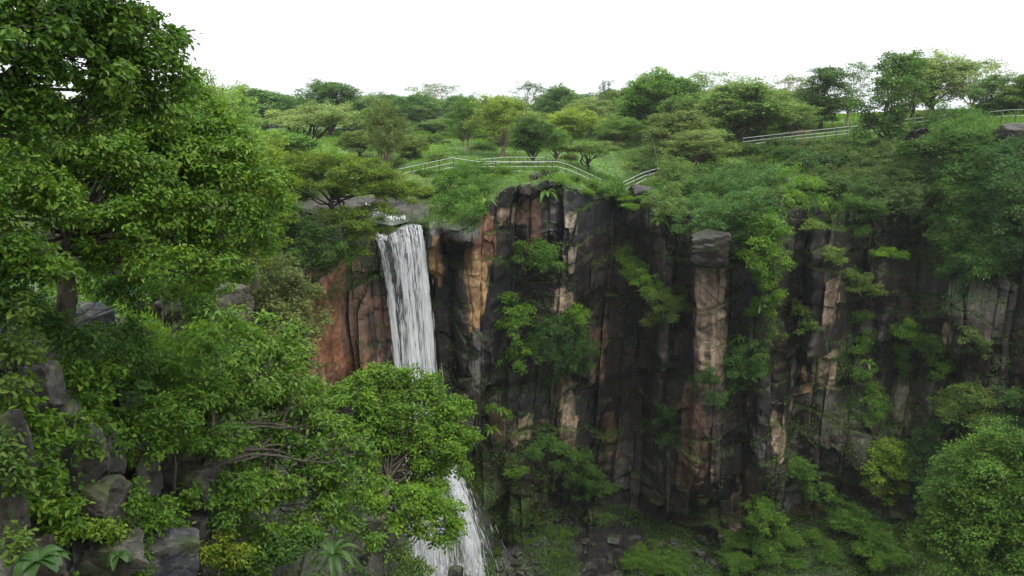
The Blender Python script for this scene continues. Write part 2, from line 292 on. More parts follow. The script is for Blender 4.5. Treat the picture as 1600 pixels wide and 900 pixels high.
# colours that belong to the rock itself
colr = np.zeros((NR, NC, 3))
base1 = np.array([.034, .031, .030]); base2 = np.array([.095, .078, .066]); warm = np.array([.085, .055, .04])
C = np.zeros(a_.shape + (3,))
tt = sstep(.2, .9, W2[2]*.6 + W1[3]*.4)[..., None]; C[:] = base1*(1-tt) + base2*tt
ww = (sstep(.55, .9, W1[4]*.6+W3[3]*.25+.3*vn(a_/3, z_/10, seed=55)))[..., None]; C[:] = C*(1-ww*.8) + warm*ww*.8
blue = sstep(.2, .5, fbm(a_/6, z_/9, seed=61, o=3))[..., None]*.45; C = C*(1-blue) + np.array([.055, .06, .07])*blue
TAN = (.40, .30, .215); ORG = (.50, .31, .16); RED = (.30, .155, .095); RUST = (.19, .115, .08); CRM = (.42, .34, .26); GREY = (.15, .14, .13); MOSS = (.05, .062, .02)
PATCH = [(1110,478,26,112,TAN,1),(1108,560,22,40,TAN,1),(1288,580,24,42,TAN,.8),(1300,450,18,80,TAN,.5),(1262,600,20,30,ORG,.4),(742,420,17,55,ORG,1),(742,470,12,40,ORG,.8),(680,395,8,44,ORG,1),(688,430,6,30,ORG,.7),(706,365,14,24,RED,.8),(760,360,16,40,RED,.8),(797,336,32,18,TAN,.8),(830,330,22,20,RUST,.8),(888,410,10,30,CRM,.7),(880,462,15,22,TAN,.9),(890,345,10,20,CRM,.6),(1216,665,13,36,TAN,.9),(1240,590,7,60,CRM,.4),(1085,670,28,66,RUST,.9),(1090,640,14,40,TAN,.3),(1165,770,15,70,RUST,.7),(1150,800,12,50,TAN,.5),(888,655,18,44,TAN,.7),(815,668,22,24,TAN,.7),(780,660,26,30,RUST,.6),(523,510,46,100,(.34,.155,.085),1.5),(552,490,22,70,RUST,.9),(500,600,50,40,RED,1),(935,560,16,60,RUST,.5),(955,680,14,70,RUST,.5),(1410,640,14,36,TAN,.5),(1480,510,8,20,TAN,.6),(1235,800,25,60,GREY,.6),(1590,640,8,20,RUST,.8),(1260,806,30,9,RED,1),(1400,856,30,7,ORG,.9),(720,480,12,70,GREY,.7),(745,545,12,60,GREY,.7),(830,420,30,70,RUST,.35),(1190,650,26,90,GREY,.4),(1330,545,30,30,GREY,.3),(1000,350,26,30,GREY,.4),(700,350,60,12,GREY,.9),(840,360,14,60,RUST,.5),(860,610,30,60,RUST,.4),(1320,380,40,60,GREY,.25),(1530,620,40,60,RUST,.25),
         (815,560,90,200,MOSS,.12),(790,770,90,90,MOSS,.55),(650,560,50,160,MOSS,.45),(595,520,30,100,RUST,.5)]
for fx, fy, sx, sy, cc, st in PATCH:
    g = np.exp(-(((pxr-fx)/sx)**2)**1.5-(((pyr-fy)/sy)**2)**1.5)*st
    m = sstep(.34, .5, g + .30*(W2[4]-.5) + .22*(W3[4]-.5) + .16*vn(a_/.5, z_/2.5, seed=71))[..., None]
    var = (.72+.5*W3[3])[..., None]*(1+.25*vn(a_/.35, z_/3, seed=72))[..., None]
    C = C*(1-m) + np.array(cc)*1.3*var*m
streak = sstep(.1, .6, vn(a_/.45, z_/7, seed=81)+.4*vn(a_/1.6, z_/12, seed=82))[..., None]; C *= 1-.35*streak
crk = (np.exp(-W2[0]/.05)*(W2[3] > .4))[..., None]*.35; C = C*(1-crk) + np.array([.02, .018, .016])*crk
gm = (sstep(.35, .8, upz[rows] + .35*fbm(a_/2, z_/2, seed=84))*w_)[..., None]*.7
GREEN = np.array([.045, .085, .018]); C = C*(1-gm) + GREEN*.8*gm
GC = GREEN*(1+.5*fbm(AA/3, RR/3, seed=95, o=4))[..., None]
GC = GC*(1-.35*sstep(.1, .6, fbm(AA/9, RR/14, seed=96))[..., None]) + np.array([.09, .10, .03])*.35*sstep(.1, .6, fbm(AA/9, RR/14, seed=96))[..., None]
colr[:] = GC; wr = w_[..., None]; colr[rows] = C*wr + GC[rows]*(1-wr)
# the bare rock shelf the stream runs over, and the rubble floor of the gorge
shelf = (np.exp(-(((PX-560)/110)**2)**2-(((PY-328)/22)**2)**2)*(row > iR-10)*(row < iB+20))
shelf = sstep(.3, .6, shelf + .2*fbm(AA, RR, seed=98))[..., None]; sh = np.array([.036, .033, .029])*(1+.5*fbm(AA/1.2, RR/.8, seed=99))[..., None]
colr = colr*(1-shelf) + sh*shelf
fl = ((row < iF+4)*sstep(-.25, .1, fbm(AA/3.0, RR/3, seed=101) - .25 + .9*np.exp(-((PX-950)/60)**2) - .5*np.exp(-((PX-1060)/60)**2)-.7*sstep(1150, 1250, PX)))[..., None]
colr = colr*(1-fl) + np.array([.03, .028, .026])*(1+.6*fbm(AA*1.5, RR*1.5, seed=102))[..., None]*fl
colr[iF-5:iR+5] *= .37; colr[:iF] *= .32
colr = np.clip(colr, .004, 1)
def strip(name, i0, i1, mat):
    V = P[i0:i1+1].reshape(-1, 3); me = mesh(name, V, [grid_faces(i1-i0+1, NC)], mat, col=colr[i0:i1+1].reshape(-1, 3)); o = obj(name, me); o['kind'] = 'structure'; return o
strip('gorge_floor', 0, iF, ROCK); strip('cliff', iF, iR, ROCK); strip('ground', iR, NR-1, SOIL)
def far_hit(x, y, rmin=0):
    a, e = azel(x, y); j = int(np.argmin(np.abs(AZ-a))); s = ZZ[:, j] - RR[:, j]*e
    for k in np.where((s[:-1] < 0) & (s[1:] >= 0))[0]:
        if RR[k, j] >= rmin: return float(RR[k, j])
    return float(RR[iR, j])
def ground_z(x, R):
    a, _ = azel(x, 200); j = int(np.argmin(np.abs(AZ-a))); return a, float(np.interp(R, RR[iR:, j], ZZ[iR:, j]))

# ------------------------------------------------------------------ near hillside on the left, with boulders in it
AN = np.concatenate([np.arange(-75, -37, 1.0), np.arange(-37, -4.5, .075)])*pi/180
n_low = interp_curve([(-900, 5, -14), (0, 6.5, -9), (300, 10, -13), (650, 15, -17), (760, 17, -24)], AN, True)
n_bot = interp_curve([(-900, 930, 8), (0, 905, 11), (200, 905, 13.5), (350, 905, 17), (450, 905, 19), (560, 905, 21), (640, 925, 22.5), (690, 1060, 23), (760, 1500, 23)], AN)
n_top = interp_curve([(-900, 470, 15), (0, 490, 16), (95, 478, 16.5), (200, 500, 19), (290, 540, 22), (350, 590, 24), (450, 665, 26), (560, 775, 26), (625, 830, 26), (655, 940, 26), (700, 1200, 26), (760, 1600, 26)], AN)
n_bk = interp_curve([(-900, 25, -4.5), (0, 25, -4.5), (150, 26, -5.5), (260, 27, -9), (350, 28, -17), (450, 30, -24), (760, 30, -38)], AN, True)
n_end = interp_curve([(-900, 38, -6.5), (0, 36, -7.5), (200, 36, -13), (350, 36, -40), (760, 35, -52)], AN, True)
GN = np.concatenate([seg(n_low, n_bot, 20), seg(n_bot, n_top, 330), seg(n_top, n_bk, 60), seg(n_bk, n_end, 30, 1, True)])
NRn, NCn = GN.shape[:2]; A3 = np.broadcast_to(AN, (NRn, NCn)); Rn = GN[..., 0].copy(); Zn = GN[..., 1].copy(); an = A3*17
nw = an + .35*fbm(an/1.3, Zn/1.2, seed=201, o=3); nz = Zn + .4*fbm(an/1.2, Zn/1.5, seed=203, o=3)
V1 = worley(nw+.35*nz, nz, 2.1, 1.9, 211); V2 = worley(nw+.2*nz, nz, .8, .75, 223); V3 = worley(nw, nz, .3, .25, 237)
dn = (V1[2]-.5)*1.5 + V1[5]*(V1[3]-.5)*.7 + V1[6]*(V1[4]-.5)*.7 + (V2[2]-.5)*.42 + V2[5]*(V2[3]-.5)*.5 + V2[6]*(V2[4]-.5)*.5 + (V3[2]-.5)*.07
dn -= .35*np.exp(-(V1[1]-V1[0])/.06) + .14*np.exp(-(V2[1]-V2[0])/.06); dn += .07*fbm(an*2, Zn*2, seed=241, o=4)
rn = np.arange(NRn)[:, None]; dw = 1-.6*sstep(330, 380, rn); Rn -= dn*dw*.8; Zn += dn*dw*.25
PN = np.stack([Rn*np.sin(A3), Rn*np.cos(A3), Zn], -1)
g1 = np.gradient(PN, axis=0); g2 = np.gradient(PN, axis=1); NN = unit(np.cross(g2, g1)); NN[(NN*PN).sum(-1) > 0] *= -1
tn = sstep(.15, .9, V2[2]*.5+V1[3]*.5)[..., None]; Cn = np.array([.032, .031, .03])*(1-tn) + np.array([.10, .092, .08])*tn
lich = sstep(.15, .5, fbm(an*1.1, Zn*1.1, seed=251, o=5)+.25*NN[..., 2])[..., None]*.6; Cn = Cn*(1-lich) + np.array([.15, .145, .115])*lich
mo = sstep(.0, .5, fbm(an*.8, Zn*.8, seed=255, o=4)+.3*NN[..., 2]-.1)[..., None]*.6; Cn = Cn*(1-mo) + np.array([.05, .065, .02])*mo
o = obj('hillside', mesh('hillside', PN.reshape(-1, 3), [grid_faces(NRn, NCn)], ROCK_NEAR, col=np.clip(Cn*.6, .005, 1).reshape(-1, 3))); o['kind'] = 'structure'
def near_hit(x, y, default=20):
    a, e = azel(x, y); j = int(np.argmin(np.abs(AN-a))); s = Zn[:, j] - Rn[:, j]*e
    k = np.where((s[:-1] < 0) & (s[1:] >= 0))[0]
    return float(Rn[k[0], j]) if len(k) else default
# unseen ledge under the camera and its rock face, added to darken the gorge
lv = []
for i, (yy, zz) in enumerate([(-.9, -60), (-.9, -12), (-.9, -1.7), (-12, -1.6), (-120, -2)]):
    for k in range(31): lv.append((-90+6*k, yy-abs(k-15)*.5+.5*math.sin(k*1.7), zz+.2*math.sin(k*2.3+i)))
lv = np.array(lv); o = obj('unseen_viewpoint_ground', mesh('unseen_viewpoint_ground', lv, [grid_faces(5, 31)], SOIL, col=np.full((len(lv), 3), (.06, .07, .03)))); o['kind'] = 'structure'
# far low hill, pale behind the treeline
hx = np.linspace(-420, 60, 60); hy = np.linspace(620, 840, 30); HX, HY = np.meshgrid(hx, hy)
HZ = -9 + 19*np.exp(-((HX+118)/50)**2-((HY-740)/55)**2) + 12*np.exp(-((HX+230)/90)**2-((HY-740)/55)**2) + 1.6*fbm(HX/14, HY/14, seed=9)
hv = np.stack([HX, HY, HZ], -1).reshape(-1, 3); o = obj('hills', mesh('hills', hv, [grid_faces(30, 60)], SOIL, col=np.full((len(hv), 3), (.04, .065, .03)), smooth=True)); o['kind'] = 'structure'

# ------------------------------------------------------------------ leaves and crowns
def leaves(base, d, nrm, L, Wd, tint, fold=.25, near=False):
    d = unit(d); s = unit(np.cross(d, nrm)); n = np.cross(s, d); L = np.asarray(L)[:, None]; Wd = np.asarray(Wd)[:, None]; N_ = len(base)
    if near:
        v = np.stack([base, base+d*L*.35+s*Wd*.5+n*Wd*fold, base+d*L*.72+s*Wd*.36+n*Wd*fold*.4-n*L*.06, base+d*L-n*L*.14, base+d*L*.72-s*Wd*.36+n*Wd*fold*.4-n*L*.06, base+d*L*.35-s*Wd*.5+n*Wd*fold], 1)
        i = np.arange(N_)[:, None]*6; F = np.concatenate([i+np.array([[0, 1, 2, 3]]), i+np.array([[0, 3, 4, 5]])]); return v.reshape(-1, 3), F, np.repeat(tint, 6)
    v = np.stack([base, base+d*L*.45+s*Wd*.5+n*Wd*fold, base+d*L, base+d*L*.45-s*Wd*.5+n*Wd*fold], 1)
    i = np.arange(N_)[:, None]*4; F = np.concatenate([i+np.array([[0, 1, 2]]), i+np.array([[0, 2, 3]])]); return v.reshape(-1, 3), F, np.repeat(tint, 4)
def crown(lobes, L, rng, cover=2.0, K=7, droop=.35, flat=1.0, near=False, aspect=.5, inner=.55, up=.65, bot=-.55):
    Bs, Ds, Ns, Ts = [], [], [], []; tips = []
    for c, r in lobes:
        c = np.asarray(c, float); r = np.broadcast_to(np.asarray(r, float), (3,)); ra = r.mean()
        n = max(int(cover*4*pi*ra*ra*.62/(L*L*aspect*.55)/K), 8)
        ns = int(np.clip((ra/(L*2.6))**2*2.2, 7, 34)); cu_ = unit(rng.normal(size=(ns*2, 3))); cu_ = cu_[cu_[:, 2] > bot][:ns]; ns = len(cu_)
        rad_ = rng.uniform(.62, 1.12, ns); rs = rng.uniform(.22, .42, ns)*(1.3 if ns < 10 else 1); w_ = rs**2; ci = rng.choice(ns, n, p=w_/w_.sum())
        u2 = unit(rng.normal(size=(n, 3)) + np.array([0, 0, .55])); rr_ = rng.uniform(.55, 1.05, n)
        loc = cu_[ci]*rad_[ci, None] + u2*(rs[ci]*rr_)[:, None]*np.array([1, 1, .9])
        fill = rng.random(n) < .12*(1-inner); loc[fill] *= .6
        tip = c + loc*r*np.array([1, 1, flat]); tips.append((c, tip)); u = unit(cu_[ci]*.6+u2*.7); no = (hsh(ci, ns)*2-1)*.8
        m = len(tip); b = np.repeat(tip, K, 0) + rng.normal(size=(m*K, 3))*L*.75*np.array([1, 1, .5]); out = np.repeat(u, K, 0)
        d = out*.7 + rng.normal(size=(m*K, 3))*.75; d[:, 2] = d[:, 2]*.45 - droop
        nn = np.array([0, 0, up]) + out*.55 + rng.normal(size=(m*K, 3))*.42
        Bs.append(b); Ds.append(d); Ns.append(nn); Ts.append(np.clip(np.repeat(rng.uniform(.05, .5, m)+.2*no, K) + rng.uniform(0, .45, m*K), 0, 1))
    B = np.concatenate(Bs); n = len(B); Ls = L*rng.uniform(.45, 1.35, n)
    return leaves(B, np.concatenate(Ds), np.concatenate(Ns), Ls, Ls*aspect*rng.uniform(.8, 1.2, n), np.concatenate(Ts), near=near), tips
def frame_tree(base, lobes, tips, rng, r0, lean=None, twigs=5, k=6, fork=.45, root=.35):
    T = Tubes(); base = np.asarray(base, float); cs = np.array([np.asarray(c, float) for c, _ in lobes]); ctr = cs.mean(0)
    top = base + (ctr-base)*fork if lean is None else np.asarray(lean, float)
    tr = curve(base-np.array([0, 0, root]), top, rng, 9, .06); H = np.linalg.norm(top-base)
    T.add(tr, np.linspace(r0*1.25, r0*.72, 9), k+2)
    for (c, r), (_, tp) in zip(lobes, tips):
        c = np.asarray(c, float); f = rng.integers(5, 9); st = tr[f]; cv = curve(st, c, rng, 8, .09, .05)
        rr = r0*.5*min(1, .5+np.mean(r)/3); T.add(cv, np.linspace(rr, rr*.25, 8), k)
        for q in rng.integers(0, len(tp), min(twigs, len(tp))):
            T.add(curve(cv[rng.integers(4, 8)], tp[q], rng, 5, .12), np.linspace(rr*.32, rr*.06, 5), 4)
    return T
def tree_from_lobes(name, cat, label, base, lobes, leaf, color, seed, trunk_r=.15, bark=BARK, group=None, parts=('trunk', 'crown'), lean=None, twigs=5, fork=.45, mat=LEAF, **kw):
    rng = np.random.default_rng(seed); base = np.asarray(base, float)
    lob = [(np.asarray(c)-base, r) for c, r in lobes]
    (V, F, T), tips = crown(lob, leaf, rng, **kw)
    root = thing(name, base, label, cat, group)
    fr = frame_tree(np.zeros(3), lob, tips, rng, trunk_r, None if lean is None else np.asarray(lean)-base, twigs, fork=fork)
    obj(parts[0], fr.mesh(parts[0], bark), root); obj(parts[1], mesh(parts[1], V, [F], mat, {'tint': T}), root, color)
    return root
def PL(*l):                                # lobes from (x, y, R, radius in photo pixels[, vertical squash])
    o = []
    for q in l:
        c = at(q[0], q[1], q[2]); r = q[3]*px(q[2]); s = q[4] if len(q) > 4 else .92; o.append((c, (r, r, r*s)))
    return o
# linear greens
YEL = (.120, .165, .016); BRI = (.078, .148, .012); MID = (.046, .099, .012); DRK = (.027, .062, .011); OLV = (.076, .096, .022); TEA = (.036, .078, .020); PAL = (.105, .135, .040)

# --- tree kinds of the plateau, each built once; the rest are copies
def auto_lobes(rng, Wd, H, kind):
    L = []; hc = {'round': .62, 'airy': .66, 'flat': .74, 'tall': .55, 'sparse': .68}[kind]; n = {'round': 13, 'airy': 11, 'flat': 10, 'tall': 15, 'sparse': 9}[kind]
    lo, hi = {'round': (.40, .86), 'airy': (.42, .85), 'flat': (.56, .82), 'tall': (.2, .9), 'sparse': (.42, .88)}[kind]; cx, cyy = rng.uniform(-.12, .12, 2)*Wd
    for i in range(n+3):
        f = (i+.5)/(n+3); zf = lo+(hi-lo)*f; t = i*2.399+rng.uniform(-.5, .5); rad = Wd*.5*.66*math.sqrt(max(.06, 1-((f-.42)/.62)**2))*rng.uniform(.45, 1.1); z = H*zf
        if kind == 'flat': rad = Wd*.5*.75*math.sqrt((i+.5)/(n+3)); z = H*(hi-.16*(rad/Wd*2)**2+rng.uniform(-.04, .04))
        r = Wd*.5*rng.uniform(.26, .46)*(.7 if kind == 'sparse' else 1); L.append((np.array([rad*cos(t)+cx*f, rad*sin(t)+cyy*f, z]), (r, r, r*(.55 if kind == 'flat' else .98))))
    L.append((np.array([0, 0, H*.86]), (Wd*.18, Wd*.18, H*.1))); return L
PROTO = {}
def proto(kind, var):
    if (kind, var) in PROTO: return PROTO[kind, var]
    rng = np.random.default_rng(sum(map(ord, kind))*7+var); Wd, H = {'round': (7, 7), 'airy': (7.5, 7), 'flat': (8, 6), 'tall': (6, 9.5), 'sparse': (6.5, 8)}[kind]
    lob = auto_lobes(rng, Wd, H, kind); cov = {'round': 1.5, 'airy': 1.0, 'flat': 1.4, 'tall': 1.5, 'sparse': .55}[kind]; lf = {'round': .25, 'airy': .21, 'flat': .2, 'tall': .26, 'sparse': .2}[kind]
    (V, F, T), tips = crown(lob, lf, rng, cover=cov, K=6, droop=.25, flat=1, inner=.5, bot=-.7)
    pale = kind in ('airy', 'sparse'); fr = frame_tree(np.zeros(3), lob, tips, rng, .2 if kind != 'sparse' else .15, twigs=5, fork=.42)
    Wd = np.percentile(np.abs(V[:, :2]), 98)*2; H = np.percentile(V[:, 2], 99.3)
    PROTO[kind, var] = (fr.mesh('trunk', BARK_PALE if pale else BARK), mesh('crown', V, [F], LEAF, {'tint': T}), Wd, H); return PROTO[kind, var]
def plateau_tree(x, R, ytop, wpx, kind, var, color, label, cat='tree', group=None, name=None, rz=None, ybase=None):
    tm, cm, Wd, H = proto(kind, var); a, z = ground_z(x, R)
    if ybase: z = at(x, ybase, R)[2]
    h = at(x, ytop, R)[2]-z+.2; w = wpx*px(R)
    r = thing(name or {'round': 'broadleaf_tree', 'airy': 'acacia_tree', 'flat': 'umbrella_tree', 'tall': 'broadleaf_tree', 'sparse': 'sparse_tree'}[kind], (R*sin(a), R*cos(a), z-.15), label, cat, group)
    r.rotation_euler = (0, 0, rz if rz is not None else x*1.37); r.scale = (w/Wd*1.04, w/Wd*1.04, h/H)
    kk = .8+.3*abs(math.sin(x*3.1)); obj('trunk', tm, r); obj('crown', cm, r, tuple(min(1, (q*.62+w*.38)*1.6*kk) for q, w in zip(color, (.058, .098, .022)))); return r
def mix(a, b, t=.5): return tuple(p*(1-t)+q*t for p, q in zip(a, b))
SKY = 'skyline'
PT = [
 (405,150,138,115,'round',0,TEA,'dark rounded tree on the skyline, first past the bright near foliage'),
 (360,135,168,80,'round',1,MID,'half-hidden mid green tree between bright near foliage and dark rounded skyline tree'),
 (452,175,152,60,'round',2,DRK,'small dark skyline tree in the dip beside a big rounded crown'),
 (522,160,129,92,'round',1,TEA,'tall dark teal tree standing highest on the skyline above the umbrella tree with forked trunk'),
 (482,104,163,128,'flat',0,PAL,'wide pale flat-topped tree with dark forked trunk below the dark teal skyline tree'),
 (604,88,158,72,'airy',0,OLV,'slender olive tree with orange-brown forked trunk behind the first fence posts'),
 (638,96,212,50,'round',2,OLV,'low olive shrubby tree hugging the slender forked tree in the meadow'),
 (560,185,150,60,'airy',1,mix(TEA,PAL),'hazy grey-green tree beside the pale gap where the far hill shows'),
 (606,190,147,70,'round',0,TEA,'dark green skyline tree just beyond the pale hill gap'),
 (648,180,148,75,'round',2,TEA,'broad dark tree behind pale trunks at the far meadow edge'),
 (681,200,131,78,'sparse',0,PAL,'pale thin-leaved tree with pale bare trunk standing at the far end of the meadow'),
 (712,190,150,45,'round',1,TEA,'narrow dark skyline tree between a pale thin-leaved tree and the S-shaped trunk tree'),
 (728,104,152,56,'airy',2,DRK,'dark tree with a thin S-shaped trunk alone in the bright meadow'),
 (787,98,151,88,'airy',1,mix(OLV,YEL),'yellow-olive spreading tree with thick pinkish trunk right behind the footpath fence'),
 (832,86,182,66,'round',0,DRK,'dark dense small tree leaning over the level run of footpath fence'),
 (868,90,200,42,'airy',0,MID,'small forked tree beside the dark dense tree behind the fence'),
 (832,165,128,52,'sparse',1,DRK,'dark open-branched tree poking up on the skyline above the yellow-olive tree'),
 (872,160,136,62,'round',1,TEA,'dark rounded skyline tree between the open-branched tree and the tiny dark tuft'),
 (888,112,170,84,'airy',2,YEL,'yellow-green soft tree behind the end of the footpath fence'),
 (944,140,126,26,'sparse',2,(.02,.025,.018),'tiny blackish tuft of leaves on a thin stem alone against the sky'),
 (925,130,153,92,'airy',0,PAL,'pale green tree just under the tiny dark tuft on the skyline'),
 (918,88,222,78,'flat',1,mix(OLV,MID),'low layered tree at the lower end of the descending footpath fence'),
 (978,135,138,70,'round',2,mix(MID,PAL),'mid green tree filling the skyline dip before the big round-topped tree'),
 (1038,122,112,112,'round',0,MID,'biggest round-topped green tree of the skyline, with a straight bare trunk'),
 (1100,138,112,100,'sparse',0,mix(MID,PAL),'open-topped green tree on the skyline next to the biggest round-topped tree'),
 (1152,112,130,125,'round',1,mix(MID,PAL),'broad fresh green tree above the upper end of the white fence'),
 (1060,100,175,100,'round',2,OLV,'grey-olive bushy tree in front of the biggest round-topped tree'),
 (1092,94,205,90,'airy',1,OLV,'olive shaggy tree at the top of the grassy slope below the skyline'),
 (1196,125,143,66,'round',0,mix(MID,PAL),'small round green tree where the white fence begins its climb'),
 (1240,130,118,66,'sparse',1,mix(OLV,(.1,.07,.04)),'brownish thin-leaved tree with pinkish stems behind the white fence'),
 (1283,122,106,78,'tall',0,DRK,'dark green tree with several black stems behind the white fence'),
 (1326,128,98,52,'sparse',2,DRK,'dark ragged tree leaning towards the tallest dense tree behind the white fence'),
 (1384,100,84,88,'tall',1,DRK,'tallest dense dark tree, leafy down to the cliff edge and hiding the fence'),
 (1425,118,92,50,'round',1,mix(DRK,MID),'dark green crown tucked against the tallest dense tree'),
 (1458,120,84,122,'airy',2,PAL,'large pale yellow-green tree with a pink trunk on the skyline over the fence'),
 (1513,130,94,62,'sparse',1,PAL,'nearly leafless pale tree top showing sky through its twigs'),
 (1540,112,118,48,'tall',2,TEA,'dark narrow tree just past the nearly leafless pale tree'),
 (1566,116,148,46,'round',0,MID,'small green tree under the open sky near the fence posts at the picture edge'),
 (1598,112,114,62,'round',2,mix(MID,PAL),'light green skyline tree cut by the picture edge'),
 (755,210,160,60,'round',0,TEA,'far hazy tree seen in the gap over the S-shaped trunk tree'),
 (905,185,148,60,'round',1,TEA,'far hazy tree between the dark rounded skyline tree and the tiny tuft'),
 (1000,170,128,60,'round',0,TEA,'hazy tree half behind the biggest round-topped tree'),
 (1220,165,140,70,'round',2,TEA,'hazy tree behind the brownish thin-leaved tree'),
 (435,78,206,125,'round',1,MID,'broad fresh green tree between the near foliage and the umbrella-shaped tree over the stream'),
 (392,66,206,86,'airy',0,YEL,'yellow-green feathery tree beside the bright near foliage'),
 (500,88,238,90,'round',0,MID,'low dark green tree right behind the umbrella-shaped tree over the stream'),
 (340,50,138,100,'airy',1,mix(PAL,BRI),'light green tall feathery tree rising behind the bright near foliage'),
 (318,40,112,80,'airy',2,mix(BRI,OLV),'tall tree top brushing the sky behind the drooping near branches'),
 (560,110,205,60,'round',2,OLV,'small olive tree standing in the meadow beside the slender forked tree'),
]
for t in PT: plateau_tree(*t[:7], t[7])
rt = np.random.default_rng(12)
for i in range(18):
    x = 545+i*25+rt.uniform(-10, 10); R = rt.uniform(118, 178)
    plateau_tree(x, R, rt.uniform(165, 192), rt.uniform(38, 66), ['round', 'airy', 'round'][i % 3], (i+1) % 3, mix(mix(MID, PAL, rt.random()*.5), OLV, .3), 'small leafy tree half hidden among the trees of the meadow', group='small trees of the meadow')
for i in range(46):
    x = 330+i*21+rt.uniform(-9, 9); R = rt.uniform(185, 235)
    plateau_tree(x, R, rt.uniform(150, 166)-(10 if x > 950 else 0), rt.uniform(50, 75), ['round', 'round', 'airy'][i % 3], i % 3, mix(TEA, PAL, rt.random()*.5), 'hazy green tree in the far wood that closes off the meadow', group='far trees closing off the meadow')
for i in range(26):
    x = -650+i*34+rt.uniform(-12, 12); R = rt.uniform(42, 120)
    plateau_tree(x, R, rt.uniform(205, 240), rt.uniform(90, 150)*(1 if R > 70 else 1.5), ['round', 'airy', 'round'][i % 3], i % 3, mix(MID, OLV, rt.random()*.6), 'green tree of the wood behind the near foliage', group='trees of the wood behind the near foliage')
for i in range(8):
    x = 1650+i*70; plateau_tree(x, rt.uniform(100, 130), rt.uniform(110, 150), rt.uniform(80, 110), ['round', 'airy'][i % 2], i % 3, MID, 'green tree on the skyline past the last railing', group='skyline trees past the last railing')
for i in range(16):
    x = rt.uniform(960, 1250); R = rt.uniform(104, 165)
    plateau_tree(x, R, rt.uniform(150, 185), rt.uniform(60, 90), ['round', 'airy'][i % 2], i % 3, mix(MID, PAL, rt.random()*.6), 'green tree inside the thicket below the biggest round-topped tree', group='trees of the thicket above the bank')
# low bushes dotted over the meadow: copies of one kind
rb = np.random.default_rng(5)
bl = [(np.array([rb.uniform(-.8, .8), rb.uniform(-.8, .8), rb.uniform(.3, .9)]), (.6, .6, .5)) for _ in range(7)]
(Vb, Fb, Tb), tb = crown(bl, .17, rb, cover=1.6, K=6, bot=-.6)
BUSH_F = mesh('foliage', Vb, [Fb], LEAF, {'tint': Tb}); BUSH_S = frame_tree(np.zeros(3), bl, tb, rb, .05, twigs=3).mesh('stem', BARK)
def bush(x, R, s, color, label, group, z=None):
    a, zz = ground_z(x, R); r = thing('bush', (R*sin(a), R*cos(a), (zz if z is None else z)-.1), label, 'bush', group); r.rotation_euler = (0, 0, x*.7); r.scale = (s, s, s*.85)
    obj('foliage', BUSH_F, r, color); obj('stem', BUSH_S, r)
for i in range(34):
    bush(rb.uniform(540, 900), rb.uniform(90, 175), rb.uniform(.7, 1.7), mix(OLV, MID, rb.random()), 'low olive bush dotted in the bright meadow beyond the footpath fence', 'low bushes of the meadow')
for i in range(26):
    bush(rb.uniform(900, 1600), rb.uniform(113, 160), rb.uniform(.8, 1.8), mix(MID, PAL, rb.random()), 'low green bush growing under the skyline trees behind the white fence', 'low bushes under the skyline trees')
for i in range(26):
    bush(rb.uniform(640, 1010), rb.uniform(75, 81), rb.uniform(.5, 1.0), mix(MID, BRI, rb.random()), 'small bush on the grassy bank between footpath fence and cliff edge', 'bushes on the bank below the fence')
for i in range(56):
    x = rb.uniform(1010, 1450); bush(x, rb.uniform(82, 106), rb.uniform(.9, 2.1), mix(mix(MID, DRK, rb.random()), OLV, .3*rb.random()), 'green bush on the steep bank between the white fence and the cliff', 'bushes on the bank below the white fence')

# ------------------------------------------------------------------ hero trees, lobes set one by one
# overhanging near tree, top left corner
A = PL((20,40,9.5,75),(95,20,9.5,70),(165,20,9.8,60),(60,120,9.6,50,.5),(140,85,9.6,60),(205,85,10,48),(235,45,10,26),(245,105,10.2,42),(272,75,10.3,26),(278,120,10.4,22),(190,140,10,55),(110,165,9.8,60,.6),(30,170,9.6,50,.5),(240,160,10.4,45),(160,200,10.2,50),(200,20,10,30),(-60,60,9.5,90),(-60,200,9.5,90),(215,150,10,36),(250,185,10.5,34),(285,150,10.6,20))
tree_from_lobes('overhanging_tree', 'tree', 'dark green near tree whose branches hang in from the top corner against the sky', at(-420, 420, 9.5), A, .07, mix(MID, BRI, .2), 1, .1, lean=at(-90, 110, 9.6), mat=LEAF_GLOSSY, near=True, cover=1.5, twigs=12, inner=.3, droop=.45, K=6)
B = PL((320,230,15,60),(360,270,15,50),(395,300,15,42),(425,330,15.3,28),(300,290,14.6,60),(340,340,14.6,55),(390,360,15,35),(250,250,14.5,60),(230,320,14.2,60),(280,380,14.2,55),(330,400,14.4,42),(170,270,14,60),(130,220,14,60),(60,250,13.5,65),(20,320,13.2,65),(90,330,13,45),(0,400,12.8,55),(180,360,13.6,45),(225,400,13.8,40),(300,200,15,40),(40,430,12.6,50),(230,210,14.6,50),(-60,300,13,90),(365,225,15.4,26),(300,180,15.2,40),(255,205,15,45),(330,205,15.4,34),(285,150,15.6,26),(200,225,14.6,50),(400,380,15.4,30),(350,420,15,34),(300,440,15,34),(180,430,14.4,40),(120,400,14.2,36))
tree_from_lobes('broadleaf_tree', 'tree', 'bright green near tree with grey leaning trunk, rooted in the creeper slope', at(95, 474, 14.4), B, .082, mix(BRI, MID, .3), 2, .13, lean=at(122, 350, 14.2), mat=LEAF_GLOSSY, near=True, cover=1.5, twigs=5, inner=.3, droop=.45, K=6)
